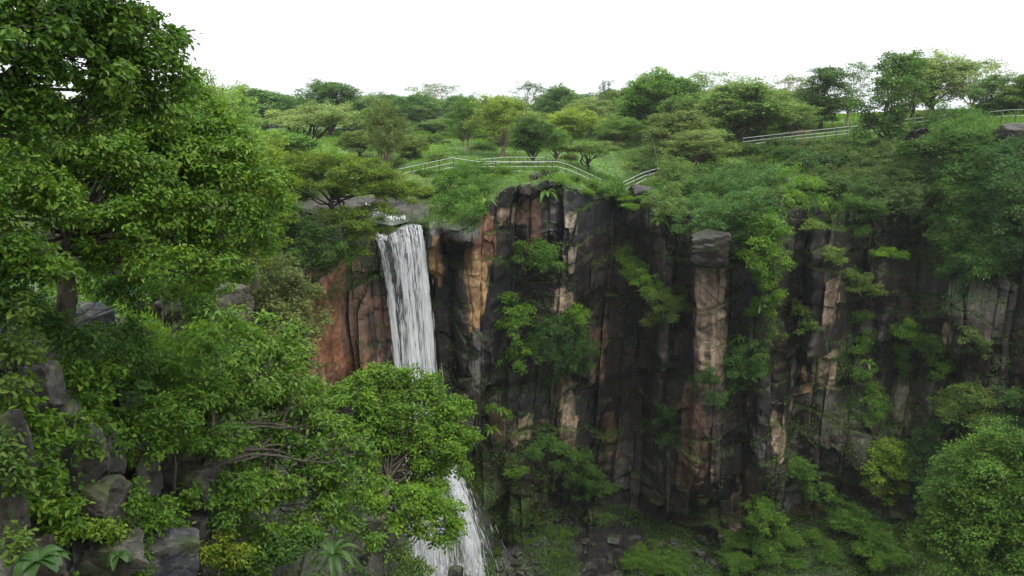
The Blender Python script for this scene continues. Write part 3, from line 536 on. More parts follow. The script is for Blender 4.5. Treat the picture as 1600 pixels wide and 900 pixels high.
Fl = PL((370,545,19.5,60),(430,560,20,55),(470,610,20,48),(330,590,19,55),(400,630,18.8,62),(280,600,18,48),(470,680,19.2,55),(340,660,18,52),(420,720,18.2,58),(510,720,19.2,42),(490,780,18.8,48),(410,790,17.8,52),(540,760,19.5,36),(350,750,17.3,40),(450,845,18,42),(520,650,20,30),(545,800,19.8,34),(510,810,19.2,32),(570,840,20.5,26),(480,740,18.6,40),(550,720,20,30),(390,860,17.4,38),(250,650,17.4,32),(560,700,20,24))
tree_from_lobes('broadleaf_tree', 'tree', 'large leafy slope tree with glossy pointed leaves, left of the round crown before the waterfall', at(255, 790, 16.0), Fl, .125, mix(BRI, MID, .45), 3, .12, lean=at(330, 705, 17.2), near=True, cover=1.35, twigs=9, inner=.35, droop=.5, K=6, mat=LEAF_GLOSSY)
Gl = PL((555,625,29,36),(590,608,29.5,36),(630,615,30,40),(670,630,30,42),(705,660,30,36),(722,690,30,24),(640,665,29,48),(590,660,28.6,42),(690,700,29,36),(650,715,28.6,36),(600,705,28.5,34),(560,665,29,28),(715,730,29.5,20),(675,745,29,30),(640,760,28.6,26),(680,690,30.4,38),(705,705,30.4,30),(665,730,29.6,34),(685,768,28.6,22),(640,690,29.8,36),(720,650,30.2,24),(525,625,28.6,26),(545,690,28,28),(530,730,27.6,24),(610,640,30,40),(570,720,27.8,26))
tree_from_lobes('round_tree', 'tree', 'round fresh green crown standing in front of the lower waterfall', at(600, 800, 26), Gl, .14, mix(BRI, MID, .25), 4, .11, lean=at(600, 730, 28), cover=1.8, twigs=6, inner=.4, droop=.3, K=8, near=True)
Hl = PL((600,775,23.5,32),(640,790,23.5,36),(675,815,24,34),(695,845,24,22),(630,825,23,30),(575,765,23,24),(700,815,24.5,22),(690,790,24.6,28),(710,830,24.2,18),(655,785,24,28))
tree_from_lobes('young_tree', 'tree', 'yellow-green young tree over the pale rock column at the foot of the falls', at(605, 850, 23), Hl, .13, BRI, 5, .05, cover=1.5, twigs=5, inner=.35, K=7, near=True)
El = PL((430,440,44,42),(470,470,44,32),(400,470,43,38),(440,510,43,42),(485,540,43,30),(400,530,42,34),(455,565,42,34),(375,440,42,30),(500,500,44,16))
tree_from_lobes('grey_leaved_tree', 'tree', 'grey-green dull tree on the gorge side, left of the red rock wall', at(420, 620, 40), El, .2, mix(OLV, PAL, .5), 6, .15, cover=1.8, twigs=5, inner=.45)
Il = PL((455,262,62,38,.35),(490,255,62,44,.35),(530,262,62,46,.35),(570,268,62,44,.35),(605,283,62,38,.35),(635,296,62,33,.3),(660,302,62,15,.3),(560,295,61,38,.3),(500,285,61,38,.3),(450,290,61,33,.35),(590,330,60,33,.3),(550,345,60,38,.3),(575,365,60,33,.3),(520,330,60,20,.3),(560,395,60,26,.3),(620,310,61,26,.3),(470,310,62,20,.3))
tree_from_lobes('umbrella_tree', 'tree', 'wide layered umbrella-shaped tree with black trunk at the waterfall lip', at(513, 362, 62), Il, .17, mix(YEL, MID, .45), 7, .22, lean=at(522, 300, 62), cover=2.2, twigs=9, inner=.3, droop=.05, up=1.4)
tree_from_lobes('broadleaf_tree', 'tree', 'bright feathery tree on the far edge of the near foliage, left of the umbrella-shaped tree', at(400, 440, 40), PL((410,270,42,32),(430,300,42,30),(390,300,41,34),(440,340,42,26),(400,345,41,32),(420,385,41,26),(375,260,41,26),(385,400,40,28)), .17, mix(YEL, BRI, .4), 8, .12, cover=1.8, inner=.45)
tree_from_lobes('broadleaf_tree', 'tree', 'dark green leafy tree clinging to the rock below the umbrella-shaped tree', at(470, 450, 58), PL((450,360,58,28),(480,375,58,28),(510,390,58,26),(470,405,58,28),(500,420,58,22),(440,400,56,24),(530,410,59,20),(455,335,58,22),(420,420,54,20),(540,385,60,18)), .18, mix(MID, DRK, .4), 9, .14, cover=1.8, inner=.45)
Rl = PL((1530,750,54,55),(1580,730,54,60),(1490,800,54,45),(1550,820,53,60),(1600,820,53,60),(1480,860,53,40),(1530,890,52,55),(1600,900,52,60),(1640,770,54,60),(1500,750,54,36),(1460,840,53,28),(1650,880,52,60))
tree_from_lobes('gorge_tree', 'tree', 'huge dense green tree crown filling the lower corner of the gorge under the far cliff', at(1560, 1010, 53), Rl, .2, mix(MID, BRI, .3), 10, .3, cover=2.2, inner=.55, twigs=3)
# trees hanging on the cliff; R comes from the rock behind them
def cliff_plant(name, cat, label, pts, leaf, color, seed, base=None, out=.9, r0=.07, R=None, **kw):
    xs = np.mean([p[0] for p in pts]); ys = np.mean([p[1] for p in pts])
    lob = []
    for q in pts:
        Rq = (R or far_hit(q[0], q[1])) - out - .35*q[2]*px(78); lob.append(q[:2] + (Rq, q[2]*1.2) + tuple(q[3:]))
    bx, by = base or (xs, ys+.6*max(p[2] for p in pts)); Rb = R or far_hit(bx, by)
    parts = ('stem', 'foliage') if cat in ('shrub', 'plant') else ('trunk', 'crown')
    kw.setdefault('cover', 1.6); kw.setdefault('inner', .45)
    return tree_from_lobes(name, cat, label, at(bx, by, Rb-.1), PL(*lob), leaf, tuple(q*1.3 for q in color), seed, r0, parts=parts, **kw)
CPL = [
 ('shrub','shrub','bright shrub high on the dark wall between the orange streak and the tan blocks',[(830,396,20),(850,405,22),(868,414,14),(842,420,12)],.19,MID),
 ('shrub','shrub','bright hanging shrub shaped like a long slope above the middle of the dark wall',[(975,395,11),(985,410,16),(998,430,20),(1012,445,18),(1022,458,10),(980,388,8)],.19,mix(MID,BRI)),
 ('shrub','shrub','dull shrub just below the long hanging shrub on the dark wall',[(1035,470,18),(1055,465,18),(1045,490,16),(1025,505,14),(1065,480,12)],.18,mix(MID,OLV)),
 ('shrub','shrub','yellow-green broad-leaved clump on the ledge left of the dark leafy mass',[(800,485,18),(815,500,18),(800,520,18),(820,545,16),(800,570,16)],.26,mix(BRI,MID)),
 ('shrub','shrub','small bright crown sitting on top of the dark leafy mass on the wall',[(885,492,16),(905,492,13),(895,505,12)],.19,BRI),
 ('cliff_tree','tree','big dark leafy tree growing from the wall below the tan blocks',[(860,520,24),(890,535,26),(915,548,18),(875,560,24),(845,545,22),(890,580,18),(905,565,16),(860,590,14)],.19,DRK),
 ('cliff_tree','tree','dark green tree low on the wall near the mossy foot, branches sloping down',[(850,700,18),(875,715,22),(900,725,22),(920,745,20),(940,760,18),(910,765,18),(880,745,16),(955,765,10)],.2,mix(DRK,MID)),
 ('shrub','shrub','narrow dark shrub hanging in the recess beside the rust-coloured column',[(1040,645,13),(1042,665,14),(1035,685,10)],.19,DRK),
 ('shrub','shrub','rounded shrub at the base of the tall tan column',[(1150,560,20),(1172,555,18),(1165,580,22),(1150,600,16),(1180,575,14)],.2,mix(MID,TEA)),
 ('shrub','shrub','dark shrub hugging the foot of the tan column beside the rounded shrub',[(1108,600,14),(1118,620,12),(1105,580,9)],.19,DRK),
 ('shrub','shrub','bright green shrub standing at the gorge floor under the rust column',[(1190,800,20),(1200,820,20),(1205,845,20),(1180,825,14),(1190,785,12)],.2,mix(MID,BRI)),
 ('climbing_shrub','shrub','tall bright climbing shrub trailing down the buttress between two tan rock faces',[(1180,360,26),(1200,385,26),(1205,410,22),(1195,435,20),(1200,465,18),(1190,490,14),(1205,350,20),(1170,385,18)],.2,mix(BRI,MID)),
 ('cliff_tree','tree','dark spreading tree over the cliff edge above the tan column',[(1085,352,20),(1115,362,14),(1110,305,30),(1145,295,32),(1180,300,28),(1120,335,26),(1160,335,30),(1195,325,20),(1100,325,20),(1145,360,18)],.2,mix(MID,TEA,.6)),
 ('cliff_tree','tree','layered pale green tree at the cliff edge where the short fence piece ends',[(1000,245,24,.45),(1035,240,28,.45),(1065,255,24,.45),(1020,270,26,.5),(1050,285,28),(1075,300,22),(1040,315,22),(1015,260,20),(985,262,16,.4),(1050,335,18)],.2,mix(MID,PAL,.4)),
 ('shrub','shrub','leafy shrub on the rim rocks beside the top of the waterfall',[(705,300,22),(725,285,22),(745,300,20),(720,320,24),(740,335,18),(700,325,18),(735,265,18)],.19,MID),
 ('cliff_tree','tree','broad rounded grey-green tree crown halfway down the bank below the tallest dense tree',[(1385,262,26),(1410,258,26),(1380,290,28),(1415,290,30),(1440,285,20),(1400,320,28),(1430,320,22),(1370,310,20),(1360,280,16),(1425,345,16)],.21,mix(TEA,OLV,.4)),
 ('cliff_tree','tree','tall green tree on the cliff under the pale skyline tree, with a light forked stem',[(1490,200,28),(1515,215,28),(1480,230,24),(1540,235,24),(1500,250,28),(1530,265,26),(1465,215,16)],.21,mix(MID,TEA,.4)),
 ('cliff_tree','tree','large shaggy tree hanging down the cliff at mid height near the picture edge',[(1500,295,28),(1530,310,28),(1495,330,26),(1515,350,30),(1545,350,24),(1490,370,24),(1510,395,28),(1540,385,24),(1530,420,22),(1500,425,18),(1555,410,18)],.21,mix(MID,TEA,.3)),
 ('cliff_tree','tree','dark green tree at the picture edge beside the large shaggy tree',[(1570,270,28),(1595,290,30),(1570,310,26),(1595,340,30),(1575,360,22),(1600,390,24),(1590,240,20)],.21,mix(DRK,TEA,.5)),
 ('shrub','shrub','flat bright green cushion of ferns on a ledge in the blue-grey wall',[(1380,398,14,.5),(1395,398,14,.5),(1405,402,9,.6)],.14,BRI),
 ('shrub','shrub','dull feathery shrub sticking out right of the tan buttress',[(1330,445,16),(1350,448,16),(1368,453,10),(1325,430,10)],.18,mix(OLV,MID)),
 ('shrub','shrub','bright spreading shrub under the smooth blue-grey slab',[(1420,520,16),(1440,535,20),(1465,535,20),(1485,545,16),(1420,550,14),(1400,575,12),(1470,560,16),(1475,585,12),(1500,550,10)],.2,mix(BRI,MID)),
 ('shrub','shrub','greyish shrub beside the bright spreading shrub under the slab',[(1520,530,14),(1535,545,12),(1510,545,10)],.17,mix(OLV,TEA)),
 ('climbing_shrub','shrub','narrow trail of leaves running down the groove right of the tan buttress',[(1345,500,12),(1350,525,12),(1355,550,12),(1352,580,12),(1360,610,13),(1370,635,13),(1365,655,9)],.2,mix(MID,BRI,.4)),
 ('shrub','shrub','yellow-topped bright bush above the sloping ivy on the lower wall',[(1385,705,18),(1400,715,18),(1375,730,20),(1395,750,20),(1370,755,18),(1410,735,14),(1385,775,12)],.2,mix(BRI,YEL,.4)),
 ('climbing_shrub','shrub','diagonal strip of ivy crossing the lower wall under the tan wedge of rock',[(1240,725,14),(1255,740,16),(1268,755,14),(1280,770,14),(1295,785,16),(1315,800,20),(1330,815,22),(1340,800,14)],.19,MID),
 ('cliff_tree','tree','olive flat-topped tree above the huge gorge crown in the corner',[(1495,625,22,.5),(1520,620,22,.5),(1540,635,16,.5),(1505,650,22),(1480,640,14),(1530,655,14)],.2,mix(OLV,MID)),
 ('shrub','shrub','blue-green shrub tucked under the flat-topped olive tree near the corner',[(1575,625,16),(1570,650,18),(1580,675,14),(1555,660,14)],.2,mix(MID,TEA)),
 ('shrub','shrub','dark green bush above the huge crown, left of the olive flat-topped tree',[(1450,680,14),(1445,710,18),(1440,740,18),(1460,660,9)],.2,DRK),
 ('shrub','shrub','scrubby bush on the small buttress top beside the climbing shrub',[(1235,285,20),(1255,300,20),(1275,305,16),(1240,315,14),(1290,320,10)],.19,mix(BRI,MID)),
 ('shrub','shrub','small fern-like tuft on the face of the tan buttress',[(1268,352,10,.6),(1280,356,9,.6),(1300,400,11),(1310,410,8)],.17,mix(BRI,OLV)),
 ('shrub','shrub','leafy bush on the rim at the notch where the footpath fence breaks off',[(960,300,14),(940,300,12),(975,310,10)],.18,MID),
 ('shrub','shrub','small drooping shrub on the left side of the climbing shrub buttress',[(1255,490,12),(1262,515,11),(1245,475,9),(1215,530,12)],.18,mix(MID,OLV)),
 ('shrub','shrub','bush on the mossy ledges beside the lower waterfall',[(800,740,10),(815,735,8),(770,640,8),(790,650,8)],.17,mix(MID,BRI)),
 ('shrub','shrub','dark bushes of the bank left of the grey-green rounded crown',[(1300,250,20),(1325,262,20),(1340,240,16),(1310,280,16),(1280,255,14)],.18,mix(DRK,OLV,.5)),
 ('dry_shrub','shrub','brownish half-dry shrub on the bank below the first posts of the white fence',[(1262,235,14),(1255,215,10),(1268,255,10)],.15,(.10,.075,.035)),
 ('shrub','shrub','rough shrub on the brow above the blue-grey wall',[(1335,300,20),(1360,340,14),(1320,320,16),(1345,360,10)],.19,mix(DRK,MID)),
]
for i, (nm, ct, lb, pts, lf, c) in enumerate(CPL):
    cliff_plant(nm, ct, lb, pts, lf, c, 100+i, r0=.06 if ct == 'shrub' else .13, twigs=4)

# ------------------------------------------------------------------ ground cover: nobody could count it
rng = np.random.default_rng(77)
def cover_obj(name, B, Nr, L, color, label, thick=.3, near=False, aspect=.6, mat=LEAF, upright=False, kind='stuff', droop=.5, cat=None, tintn=.5):
    n = len(B); T = np.clip(rng.uniform(0, .5, n) + .25 + .35*fbm(B[:, 0]/(L*9), B[:, 1]/(L*9), B[:, 2]/(L*9), seed=3, o=2), 0, 1)
    b = B + Nr*(thick*rng.random(n)**1.2)[:, None]
    if upright: d = np.array([0, 0, 1.]) + rng.normal(size=(n, 3))*.35; nn = rng.normal(size=(n, 3))*np.array([1, 1, .3])
    else: d = Nr*.35 + rng.normal(size=(n, 3))*.6 + np.array([0, 0, -droop]); nn = Nr*.8 + np.array([0, 0, .7]) + rng.normal(size=(n, 3))*.35
    Ls = L*rng.uniform(.6, 1.3, n); V, F, TT = leaves(b, d, nn, Ls, Ls*aspect, T, near=near)
    o = obj(name, mesh(name, V, [F], mat, {'tint': TT}), None, color); o['kind'] = kind
    if label: o['label'] = label
    return o
def pick(Pt, Nm, wgt, n):
    w = wgt.ravel(); w = w/w.sum(); k = rng.choice(len(w), n, p=w); return Pt.reshape(-1, 3)[k] + rng.normal(size=(n, 3))*.04, Nm.reshape(-1, 3)[k]
# cell area as weight
area = np.linalg.norm(np.cross(gu, gv), axis=-1)
inframe = ((PX > -60) & (PX < 1660) & (PY > 60) & (PY < 930))*1.0
row2 = np.broadcast_to(row, (NR, NC))
# bank between rim and fences, leafy
bk = area*inframe*((row2 > iR-6) & (row2 < iB+12))*(1-shelf[..., 0]*.97)*(PX > 600)
B_, N_ = pick(P, NRM, bk*(.25+sstep(-.2, .4, fbm(AA/2.4, RR/2.4, seed=301))), 68000)
hgt = .25+.9*sstep(-.1, .5, fbm(B_[:, 0]/2.2, B_[:, 1]/2.2, seed=303))
cover_obj('undergrowth', B_+np.array([0, 0, 1])*(hgt*rng.random(len(B_)))[:, None], N_, .17, mix(MID, BRI, .55), 'leafy green undergrowth covering the bank between cliff edge and fences', thick=.15)
bk = area*inframe*((row2 > iR-6) & (row2 < iB+12))*(PX < 600)*(1-shelf[..., 0]*.97)
B_, N_ = pick(P, NRM, bk, 26000); cover_obj('undergrowth', B_+np.array([0, 0, 1])*(.9*rng.random(len(B_)))[:, None], N_, .19, mix(MID, OLV, .4), 'dull green scrub along the stream edge above the gorge wall', thick=.2)
# grass of the meadow and bank
gw = area*inframe*((row2 > iR+6) & (row2 < iM+30))*(1-shelf[..., 0])*(.35+sstep(-.4, .4, fbm(AA/4, RR/5, seed=305)))
B_, N_ = pick(P, NRM, gw, 110000); dist = np.linalg.norm(B_, axis=1)
n = len(B_); d = np.array([0, 0, 1.]) + rng.normal(size=(n, 3))*.4; Ls = (.22+.16*rng.random(n))*np.clip(dist/95, .8, 2.2)
V, F, TT = leaves(B_, d, rng.normal(size=(n, 3)), Ls, Ls*.35, np.clip(.3+.5*rng.random(n)+.4*fbm(B_[:, 0]/6, B_[:, 1]/9, seed=9), 0, 1))
o = obj('grass', mesh('grass', V, [F], GRASS, {'tint': TT}), None, (.085, .16, .018)); tag(o, 'bright green grass of the meadow and bank above the cliff', kind='stuff')
# ferns and small leaves on cliff ledges and down the cracks
cl = area*inframe*((row2 > iF-5) & (row2 < iR+4))
dens = .9*sstep(.25, .75, upz + .5*fbm(AA/1.5, ZZ/1.5, seed=311)) + .5*sstep(.32, .6, fbm(AA/3.4, ZZ/6, seed=313, o=4))*sstep(880, 1250, PX) + .35*sstep(.4, .6, fbm(AA/3, ZZ/4, seed=315, o=4))
for (mx_, my_, sx, sy, st) in [(820,640,55,60,.5),(790,760,60,70,.9),(1330,700,80,60,.7),(1440,420,40,90,1.2),(1500,300,130,120,1.1),(1350,840,140,30,1.6),(1180,440,40,110,1.2),(1150,340,70,30,1.5),(1400,600,80,90,.5),(1550,560,50,120,.8),(1290,330,40,25,1.),(840,320,40,12,1.),(730,330,30,25,1.),(1060,330,40,25,1.6),(1330,600,30,80,.6),(1430,700,40,60,1.2),(520,400,70,60,1.5),(480,440,40,40,1.2)]:
    dens = dens + st*np.exp(-(((PX-mx_)/sx)**2)**1.5-(((PY-my_)/sy)**2)**1.5)*sstep(-.25, .35, fbm(AA/1.6, ZZ/1.6, seed=int(mx_)))
dens = dens*(1-.35*sstep(1280, 1400, PX))
dens = dens*(1-.9*np.exp(-((PX-640)/60)**2-((PY-520)/170)**2))*(1-.8*np.exp(-((PX-1110)/30)**2-((PY-480)/110)**2))
B_, N_ = pick(P, NRM, cl*dens, 80000); cover_obj('cliff_plants', B_, N_, .17, mix(MID, BRI, .35), 'small ferns and creepers rooted on ledges and in cracks of the cliff', thick=.35, droop=.8)
# moss and low growth on the gorge floor
fw = area*inframe*(row2 < iF+14)*(row2 > N0)*(.02+(1-fl[..., 0]))
B_, N_ = pick(P, NRM, fw, 42000); cover_obj('gorge_undergrowth', B_, N_, .16, mix(MID, BRI, .3), 'moss-green low growth over the gorge floor', thick=.45, droop=.1)
# creeper over the near slope
pnx, pny = proj(PN); an_area = np.linalg.norm(np.cross(g1, g2), axis=-1); inn = ((pnx > -620) & (pnx < 760) & (pny > 60) & (pny < 960))*1.0
bare = 0
for (mx_, my_, sx, sy) in [(60,600,34,46),(60,690,40,60),(20,780,22,60),(130,700,46,70),(185,770,42,70),(240,720,50,50),(260,860,62,55),(150,860,60,40),(40,860,40,40),(300,740,60,40),(150,500,26,24),(205,640,26,40),(270,690,40,40),(590,840,34,50),(350,480,30,30),(330,800,30,40)]:
    bare = bare + np.exp(-(((pnx-mx_)/sx)**2)**2-(((pny-my_)/sy)**2)**2)
trail = np.exp(-((pnx-(30+ (pny-620)*.22))/22)**2)*(pny > 600)*(pny < 840) + np.exp(-((pny-(655+(pnx-20)*.35))/16)**2)*(pnx < 150)*(pnx > 10) + np.exp(-((pnx-150)/35)**2-((pny-830)/12)**2) + np.exp(-((pnx-235)/36)**2-((pny-815)/22)**2)
cw = np.clip(1.0 - 1.1*sstep(.2, .6, bare), .0, 1)*(.25+sstep(-.2, .3, fbm(an*.9, Zn*.9, seed=321))) + 2.2*np.clip(trail, 0, 1)
cw = cw*inn*an_area*(1-.75*sstep(620, 700, pny)*(trail < .3)*sstep(-.2, .2, fbm(an*.7, Zn*.7, seed=323)))
B_, N_ = pick(PN, NN, cw, 86000); th = .12+.45*sstep(-.1, .5, fbm(B_[:, 0]*.8, B_[:, 1]*.8, B_[:, 2]*.8, seed=325))
cover_obj('creeper', B_ + N_*(th*rng.random(len(B_)))[:, None], N_, .095, mix(BRI, MID, .8), 'heart-leaved creeper spreading over the near rocky slope', thick=.08, near=True, aspect=.75, droop=.7)
fw = (np.exp(-((pnx-255)/35)**2-((pny-555)/55)**2) + np.exp(-((pnx-295)/30)**2-((pny-600)/50)**2) + .5*np.exp(-((pnx-230)/30)**2-((pny-500)/30)**2) + .5*np.exp(-((pnx-140)/30)**2-((pny-828)/14)**2))*an_area
B_, N_ = pick(PN, NN, fw, 22000); cover_obj('fern_patch', B_+N_*.12, N_, .14, mix(BRI, YEL, .25), 'soft bright green ferns on the creeper slope', thick=.25, aspect=.16, upright=True)

# ------------------------------------------------------------------ near shrubs and rocks on the left
NSH = [
 ('shrub','yellow-green shrub with small leaves at the bottom among the dark rocks',[(335,850,15.8,26),(350,880,15.8,26),(375,870,16,20),(315,885,15.6,18)],.085,YEL,(340,910),15.7),
 ('shrub','fresh green shrub sprouting above the smooth blue-grey boulder',[(235,810,13.6,24),(255,800,13.6,20),(225,830,13.4,18),(270,815,13.8,14)],.09,mix(BRI,MID),(245,845),13.6),
 ('shrub','leafy shrub hanging over the dark hollow in the near rocks',[(200,665,15,30),(225,690,15,24),(180,690,14.8,22),(215,720,15,14),(245,680,15.3,22)],.095,mix(MID,BRI),(200,640),15.2),
 ('shrub','dark leafy shrub on the slope just below the grey leaning trunk',[(60,500,14,36),(110,530,14,36),(160,560,14.5,40),(190,600,15,32),(130,590,14.3,30),(220,560,15.8,30),(200,520,16,28)],.095,mix(MID,DRK,.5),(130,600),14.8),
 ('shrub','mixed green shrub at the picture edge above the lichened rock',[(10,500,12.5,40),(20,560,12.3,30),(-20,600,12,40),(50,545,12.8,20)],.09,mix(MID,OLV,.4),(0,640),12.2),
 ('shrub','dark shrub between the yellow shrub and the strap-leaved plant at the bottom',[(440,870,17,34),(470,850,17.4,24),(400,885,16.8,26)],.11,mix(DRK,MID,.4),(440,915),17.4),
 ('shrub','small pointed-leaf shrub on the pale rock column at the foot of the falls',[(620,870,22,18),(630,895,22,16),(655,890,22.4,16)],.11,mix(MID,OLV,.4),(620,915),22.2),
 ('shrub','shrub with a bent dark branch on the crest between slope and gorge wall',[(300,470,25,30),(330,500,25,28),(360,520,25,26),(270,480,24.5,24),(310,540,24.5,20)],.11,mix(MID,BRI,.3),(290,570),24.5),
 ('shrub','broad bright bush at the crest under the bright near tree',[(260,430,24,36),(220,450,23,34),(310,430,25,26),(180,470,21,32),(340,450,27,20)],.12,mix(BRI,MID,.6),(250,500),23.5),
]
NSH += [
 ('creeper_plant','bright heart-leaved creeper hanging in a long curtain between two near rocks',[(30,610,12,18),(38,640,12,20),(45,670,12,20),(52,700,12,20),(58,730,12,21),(62,760,12,21),(72,785,12,22),(85,805,12,20),(100,820,12.1,18),(40,790,11.6,20),(110,790,12.2,14)],.10,mix(BRI,MID,.2),(60,850),12.3),
 ('creeper_plant','creeper band running across the rocks from the picture edge under the pale upright rock',[(15,650,11.8,18),(40,655,12,16),(65,662,12.2,16),(92,672,12.4,16),(118,685,12.6,16),(138,700,12.8,14),(125,660,12.8,14)],.10,mix(BRI,MID,.3),(60,690),12.6),
 ('creeper_plant','creeper mat covering the rocks between the hanging shrub and the pale upright rock',[(110,600,13.6,26),(140,625,13.8,26),(160,650,13.9,22),(120,640,13.4,20),(100,570,13.6,26),(150,590,14,26)],.10,mix(BRI,MID,.5),(130,690),14),
 ('creeper_plant','leafy trailing plant over the pointed lichened rock and the dark hollow',[(250,640,15,24),(275,665,15.2,24),(290,700,15.6,22),(255,700,15,18),(300,640,15.6,26)],.10,mix(MID,BRI,.4),(270,740),15.8),
 ('creeper_plant','low leafy mat on top of the greenish slab and pale block',[(140,825,12.3,18),(160,830,12.3,18),(115,835,12.2,18),(185,835,12.6,14),(90,840,12,16)],.08,mix(BRI,YEL,.3),(140,850),12.5),
 ('shrub','dense mid green shrub filling the slope above the long dark rock',[(300,560,17,40),(280,600,17,36),(240,590,16.4,36),(320,610,17.4,34),(200,560,16,34)],.10,mix(MID,BRI,.3),(280,660),17),
]
NSH += [
 ('shrub','shrub of dull leaves at the picture edge above the bottom corner plant',[(10,730,11,24),(-10,760,11,30),(20,850,10.6,22),(0,700,11.2,20)],.09,mix(MID,OLV,.3),(0,880),11.2),
 ('shrub','leafy shrub wedged between pale block and blue-grey boulder',[(205,790,13,16),(215,770,13.2,16),(210,880,12.8,16),(200,905,12.6,20)],.085,mix(MID,BRI,.3),(210,920),13),
 ('shrub','bushy growth around the thick grey branch of the big slope tree',[(330,700,16.6,34),(370,760,16.4,34),(310,780,15.8,26),(350,800,16,30),(300,690,16.2,24)],.105,mix(MID,BRI,.25),(320,830),16.4),
 ('shrub','shaded shrub under the drooping edge of the bright near tree',[(60,440,13,34),(20,470,12.6,34),(180,440,15,30),(230,470,16,30)],.10,mix(MID,DRK,.4),(100,520),14.6),
]
for i, (nm, lb, pts, lf, c, b, R) in enumerate(NSH):
    tree_from_lobes(nm, 'shrub', lb, at(b[0], b[1], R), PL(*pts), lf, c, 300+i, .03, parts=('stem', 'foliage'), near=True, cover=1.5, inner=.35, twigs=6, K=6, droop=.5)
def boulder_mesh(seed, sub=6, planes=13, col=(.09, .085, .078), rough=.03, k=2.2):
    import bmesh
    bm = bmesh.new(); bmesh.ops.create_icosphere(bm, subdivisions=sub, radius=1); v = np.array([x.co[:] for x in bm.verts]); f = np.array([[q.index for q in p.verts] for p in bm.faces]); bm.free()
    r = np.random.default_rng(seed); nrm = unit(r.normal(size=(planes, 3))); ax = np.concatenate([np.eye(3), -np.eye(3)])+r.normal(size=(6, 3))*.22; nrm[:6] = unit(ax)[:planes]; dd = np.concatenate([r.uniform(.55, .8, 6), r.uniform(.7, 1.05, planes-6)]) if planes > 6 else np.ones(planes)
    q = v@nrm.T; rad = np.where(q > .02, dd/np.maximum(q, .02), 9).min(1); rad = np.minimum(rad, 1.2)
    V = v*rad[:, None]; no = fbm(V[:, 0]*k+seed, V[:, 1]*k, V[:, 2]*k+.37, seed=seed, o=5); wb = worley(V[:, 0]*1.3+V[:, 1]*.9+seed, V[:, 2]*1.2+V[:, 1]*.6, .55, .5, seed) if rough > 0 else None
    V = V*(1+rough*2.2*no + (rough*((wb[2]-.5)*3 - 1.6*np.exp(-(wb[1]-wb[0])/.07)) if rough > 0 else 0))[:, None]
    c = np.array(col)*.38*(1+.7*fbm(V[:, 0]*1.6+9, V[:, 1]*1.6, V[:, 2]*1.6+.2, seed=seed+9, o=4))[:, None]
    li = sstep(.1, .45, fbm(V[:, 0]*2.4, V[:, 1]*2.4, V[:, 2]*2.4+.5, seed=seed+3, o=5)+.2*V[:, 2])[:, None]*.5
    c = c*(1-li) + np.array([.082, .078, .065])*li
    if rough > 0:
        mo = sstep(.15, .5, fbm(V[:, 0]*1.9, V[:, 1]*1.9, V[:, 2]*1.9+.9, seed=seed+5, o=5)+.35*V[:, 2])[:, None]*.75; c = c*(1-mo) + np.array([.032, .045, .012])*mo
    return V, f, np.clip(c, .01, 1)
def boulder(x, y, R, wpx, hpx, seed, col, label, group=None, name='boulder', depth=.8, tilt=0, sub=5, mat=None, sink=.0):
    V, f, c = boulder_mesh(seed, sub, col=col); s = px(R); V = V*np.array([wpx*s*.5, wpx*s*.5*depth, hpx*s*.5])
    o = obj(name, mesh('boulder', V, [f], mat or ROCK_NEAR, col=c)); o.location = tuple(at(x, y, R+sink)); o.rotation_euler = (0, tilt, (seed % 7)*.2)
    return tag(o, label, 'rock', group)
LG = (.13, .125, .11); DG = (.05, .047, .045); BG = (.055, .062, .07)
for b in [
 (62,602,12.6,62,100,1,LG,'lichen-grotted pale grey rock poking out of leaves at the picture edge','boulder'),
 (85,650,13,90,80,2,(.09,.085,.075),'squat grey rock directly under the pale upright rock',),
 (12,690,11.4,70,130,3,DG,'dark rock at the picture edge beside the hanging creeper',),
 (10,800,11.2,70,110,4,(.10,.09,.07),'brownish rock at the picture edge behind the creeper trail',),
 (100,725,13,110,150,5,(.085,.08,.065),'tall mossy rock right of the creeper trail',),
 (155,700,14,70,120,6,(.07,.065,.06),'leaning rock with a sharp top over the dark hollow',),
 (135,790,12.8,120,90,7,(.08,.072,.055),'greenish rock slab below the tall mossy rock',),
 (172,870,12.4,120,90,8,(.12,.115,.095),'pale lichen-covered block at the bottom beside the blue-grey boulder',),
 (60,880,11.3,90,90,9,(.07,.055,.045),'reddish-brown rock at the bottom corner behind broad leaves',),
 (262,872,13.2,130,110,10,BG,'smooth blue-grey boulder at the bottom',),
 (150,500,15.2,62,48,11,BG,'blue-grey rock beside the grey leaning trunk',),
 (200,640,15.6,50,90,12,DG,'dark wet rock in the shade behind the hanging shrub',),
 (225,735,15.5,70,80,13,(.08,.078,.065),'lichened pointed rock at the edge of the dark hollow',),
 (300,755,16.4,110,70,14,DG,'long dark rock under the thick grey branch',),
 (300,830,15.8,70,90,15,DG,'dark block right of the blue-grey boulder',),
 (590,850,23.5,60,130,16,(.13,.115,.095),'pale upright rock column under the young tree at the foot of the falls',),
 (545,880,22,80,90,17,DG,'dark rock behind the strap-leaved plant',),
 (265,490,24,50,40,18,(.07,.06,.05),'small brown rock on the slope crest among ferns',),
 (355,470,30,80,80,19,(.085,.065,.05),'brown rock face glimpsed between near crowns beside the grey-green tree',),
 (714,896,58,34,30,20,DG,'small black pointed rock in the white water at the foot of the falls',),
]: boulder(*b[:8], sink=.25)
